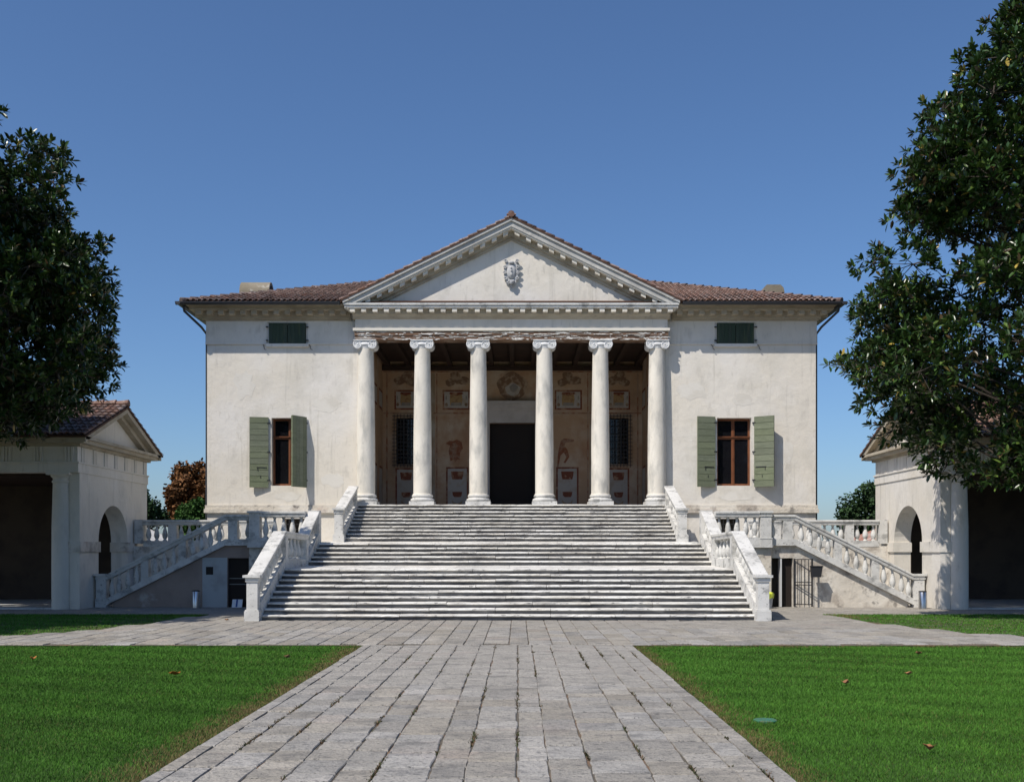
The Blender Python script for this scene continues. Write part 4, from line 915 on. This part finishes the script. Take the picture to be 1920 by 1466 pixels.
def magnolia(x, y, prof, nclus, label, seed, outline=(), ysc=1.0, shade_tone=1.0):
    g = np.random.default_rng(seed); t = thing('magnolia_tree', (x, y, 0), label, 'tree', 'magnolias flanking the forecourt')
    Zs = np.array([p[0] for p in prof]); Rs = np.array([p[1] for p in prof]); cl = []
    zz = np.linspace(Zs[0], Zs[-1], 200); wgt = np.interp(zz, Zs, Rs)+.4; wgt /= wgt.sum()
    for i in range(nclus):
        z = g.choice(zz, p=wgt)+g.uniform(-.1, .1); a = g.uniform(0, 2*math.pi); cr = g.uniform(.5, 1.05)
        lob = .5*math.sin(3*a+z*.9+seed)+.5*math.sin(5*a-z*1.7+2*seed)
        R = np.interp(z, Zs, Rs)*(.97+.08*lob)
        q = (R-cr*.95)*(1-.6*g.random()**2.0) if R > cr*1.2 else R*.3
        cl.append((x+q*math.cos(a), y+ysc*q*math.sin(a), z, cr))
    for (ox, oz) in outline:                        # lobes that make the outline
        d_ = 1 if ox < x else -1
        cl.append((ox+d_*.50, y+g.uniform(-1.2, 1.2), oz, .58)); cl.append((ox+d_*1.15, y+g.uniform(-1.5, 1.5), oz+g.uniform(-.3, .3), .8))
    tk = MB(); top = Zs[-1]
    tk.tube([(x, y, -.2), (x+.05, y, 1.5), (x-.1, y+.1, 4), (x, y, 7), (x+.1, y, top*.75), (x, y, top-.6)], [.42, .30, .25, .18, .10, .03], 10)
    tips = []; axs = []
    for (cx, cy, cz, cr) in cl:
        z0 = max(2.6, cz-.45*math.hypot(cx-x, cy-y)-.3); p0 = Vector((x, y, min(z0, top-1))); p3 = Vector((cx, cy, cz)); mid = p0.lerp(p3, .5)+Vector((g.uniform(-.4, .4), g.uniform(-.4, .4), g.uniform(-.1, .4)))
        if g.random() < .35: tk.tube([p0, mid, p3], [.045, .03, .014], 5)
        n = int(64*cr**2); d = unit(g.normal(0, 1, (n, 3))+np.array([0, 0, .35])); rad = cr*(.55+.5*g.random(n))
        P = np.array([cx, cy, cz])+d*rad[:, None]*np.array([1, 1, .8]); tips.append(P); axs.append(unit(d+np.array([(cx-x)*.12, (cy-y)*.12, .45])))
        for k in range(0, n, 4): tk.tube([p3, Vector(P[k])], [.014, .006], 3)
    tk.obj('trunk', bark_m, t)
    T = np.vstack(tips); Aa = np.vstack(axs); m = 9; n = len(T)
    B = np.repeat(T, m, 0); Ax = np.repeat(Aa, m, 0); ph = np.tile(np.arange(m)*2.4, n)+np.repeat(g.uniform(0, 6.28, n), m)
    s1 = unit(np.cross(Ax, np.array([.3, .2, 1.0]))); s2 = np.cross(Ax, s1); spread = np.tile(np.linspace(.45, 1.45, m), n)+g.normal(0, .15, n*m)
    A = unit(Ax*np.cos(spread)[:, None]+(s1*np.cos(ph)[:, None]+s2*np.sin(ph)[:, None])*np.sin(spread)[:, None])
    B = B-Ax*(np.tile(np.linspace(0, .10, m), n))[:, None]
    L = g.uniform(.14, .23, n*m); W = L*g.uniform(.5, .62, n*m)
    c = shade_tone*np.array([.031, .068, .014])*(1+g.normal(0, .28, n*m))[:, None].clip(.4, 2)  # a lower factor paints the left tree's shade into its leaf colour
    k = g.random(n*m) < .16; c[k] = shade_tone*np.array([.085, .135, .026])*g.uniform(.7, 1.3, k.sum())[:, None]
    k = g.random(n*m) < .06; c[k] = np.array([.075, .05, .022])*g.uniform(.6, 1.2, k.sum())[:, None]
    k = g.random(n*m) < .012; c[k] = np.array([.42, .31, .07])*g.uniform(.7, 1.2, k.sum())[:, None]
    leaves(B, A, L, W, c, leaf_m, 'crown', t)
magnolia(-15.5, 25.0, [(5.0, 4.2), (5.6, 5.2), (6.4, 5.7), (7.9, 5.8), (9.3, 5.0), (10.4, 4.4), (11.2, 3.2), (12.6, 1.6), (13.6, .5)], 400, 'dark shaded magnolia tree on the left with dense glossy leaves', 11,
    [(-12.2, 11.9), (-10.8, 11.2), (-10.4, 10.3), (-10.2, 9.25), (-9.85, 8.5), (-9.6, 7.7), (-9.65, 6.45), (-9.7, 5.85), (-10.4, 5.45), (-10.95, 5.2), (-11.4, 5.0), (-11.9, 4.85), (-12.6, 4.8)], 1.12, .8)
magnolia(13.6, 24.6, [(3.7, 3.4), (4.3, 4.4), (5.2, 5.1), (6.2, 6.1), (7.2, 5.4), (8.3, 5.7), (10.1, 5.0), (11.7, 4.5), (13.1, 3.3), (14.6, 2.2), (16.6, .5)], 270, 'tall sunlit magnolia tree on the right with yellowing leaves', 23,
    [(11.4, 14.5), (10.3, 13.2), (9.3, 11.8), (8.45, 10.2), (8.75, 9.4), (7.95, 8.5), (8.3, 7.6), (8.0, 7.1), (7.45, 6.05), (7.75, 5.9), (8.2, 5.3), (8.7, 4.6), (9.1, 4.0), (9.9, 3.75), (10.5, 3.65), (11.2, 3.9), (8.6, 6.6)])
magnolia(-19.5, 16.2, [(2.6, 3.5), (4.4, 5.2), (7, 5.6), (9.5, 4.8), (12, 3.0), (14, .6)], 240, 'magnolia tree nearest the viewer on the far left of the forecourt', 31)
def fartree(x, y, H, R, z0, col, label, seed, name='tree', n=15000):
    g = np.random.default_rng(seed); t = thing(name, (x, y, 0), label, 'tree', 'trees behind the villa')
    tk = MB().tube([(x, y, -.3), (x, y, H*.35), (x+.2, y, H*.8)], [.35, .22, .06], 8); cl = []
    for i in range(46):
        d = unit(g.normal(0, 1, 3)); q = R*(.35+.5*g.random()); c = np.array([x, y, (H+z0)/2])+d*np.array([q, q, (H-z0)/2*(.45+.45*g.random())]); cl.append(c)
        tk.tube([(x, y, max(z0*.7, c[2]-2)), tuple(c)], [.08, .03], 4)
    tk.obj('trunk', bark_m, t); cl = np.array(cl); k = g.integers(0, len(cl), n); P = cl[k]+unit(g.normal(0, 1, (n, 3)))*(R*.30*g.random(n)**.4)[:, None]
    A = unit(g.normal(0, 1, (n, 3))+np.array([0, 0, -.2])); L = g.uniform(.16, .32, n); c = np.array(col)*(1+g.normal(0, .3, n))[:, None].clip(.4, 2)
    leaves(P, A, L, L*.8, c, leaf_far, 'crown', t)
fartree(-22.2, 72, 8.9, 2.5, 1.0, (.15, .068, .024), 'copper-red tree rising behind the left side stair', 5, n=26000)
fartree(-25.2, 68, 6.2, 2.2, .6, (.022, .050, .018), 'dark green tree beside the left pavilion wall', 6)
fartree(-20.9, 67, 5.4, 1.3, .8, (.045, .10, .022), 'light green tree at the left corner of the villa', 8)
fartree(25.8, 72, 7.4, 3.6, .9, (.030, .060, .020), 'round green tree behind the right pavilion', 9, n=26000)
# far houses seen through the balusters
def house(x, y, w_, d_, hw_, hr, wm, rm, label):
    t = thing('house', (x, y, 0), label, 'house')
    b = MB().box(x-w_/2, x+w_/2, y-d_/2, y+d_/2, -.2, hw_); b.prism([(x-w_/2, hw_), (x+w_/2, hw_), (x, hr-.12)], (y-d_/2, y+d_/2)); b.obj('wall', wm, t)
    for q in (-1, 1):
        MB().prism([(x, hr), (x, hr-.16), (x+q*(w_/2+.4), hw_-.26), (x+q*(w_/2+.4), hw_-.10)], (y-d_/2-.4, y+d_/2+.4)).obj('roof', rm, t)
    for q in (-.28, .28): MB().box(x+q*w_-.35, x+q*w_+.35, y-d_/2-.03, y-d_/2, .9, 1.9).obj('window', room_m, t)
house(-24.2, 62, 6.4, 6, 2.0, 3.5, house_m, pale_roof, 'low pale-roofed outbuilding glimpsed through the left rear balusters')
house(23.4, 64, 5.5, 6, 2.1, 3.2, house_m, house_roof, 'low red-roofed house glimpsed through the right rear balusters')
# ------------------------------------------------------------------ small things on the lawn
t = MB(); vx, vy = (1435-972)*1.65*1950/(1348-1033)/1950, 1.65*1950/(1348-1033)
t.lathe([(.115, -.03), (.115, -.006), (.105, .0), (.04, .001)], (vx, vy, 0), 20).obj('valve_cover', valve_m, label='round green plastic valve cover sunk in the right lawn', cat='valve cover')
places = [(328, 1267, 'fallen brown leaf lying in the middle of the left lawn'), (62, 1238, 'fallen leaf near the left edge of the left lawn'), (538, 1235, 'fallen leaf at the back of the left lawn toward the path'),
          (1585, 1284, 'pale fallen leaf on the right lawn, nearer the path'), (1703, 1267, 'pale fallen leaf on the right lawn, farther from the path'), (1743, 1409, 'fallen leaf low on the right lawn near the photo edge'),
          (1723, 1228, 'fallen leaf near the back edge of the right lawn'), (425, 1164, 'crumpled reddish leaf on the paving left of the stair newel')]
for i, (px, py, lab) in enumerate(places):
    y = 1.65*1950/(py-1033); x = (px-972)*y/1950; r = random.Random(i); n = 10; sc = .055 if i else .085; a0 = r.uniform(0, 6)
    top = [(x+sc*math.cos(a0+2*math.pi*k/n)*(1 if k % 2 else .75), y+.6*sc*math.sin(a0+2*math.pi*k/n), .022+.02*r.random()+(.015 if k % 3 else .03)) for k in range(n)]
    V = top+[(x, y, .02)]+[(a, b, c_-.004) for a, b, c_ in top]+[(x, y, .016)]
    F = [(k, (k+1) % n, n) for k in range(n)]+[(n+1+(k+1) % n, n+1+k, 2*n+1) for k in range(n)]+[(k, n+1+k, n+1+(k+1) % n, (k+1) % n) for k in range(n)]
    MB().add(V, F).obj('fallen_leaf', dryleaf_m, label=lab, cat='leaf', group='fallen leaves')
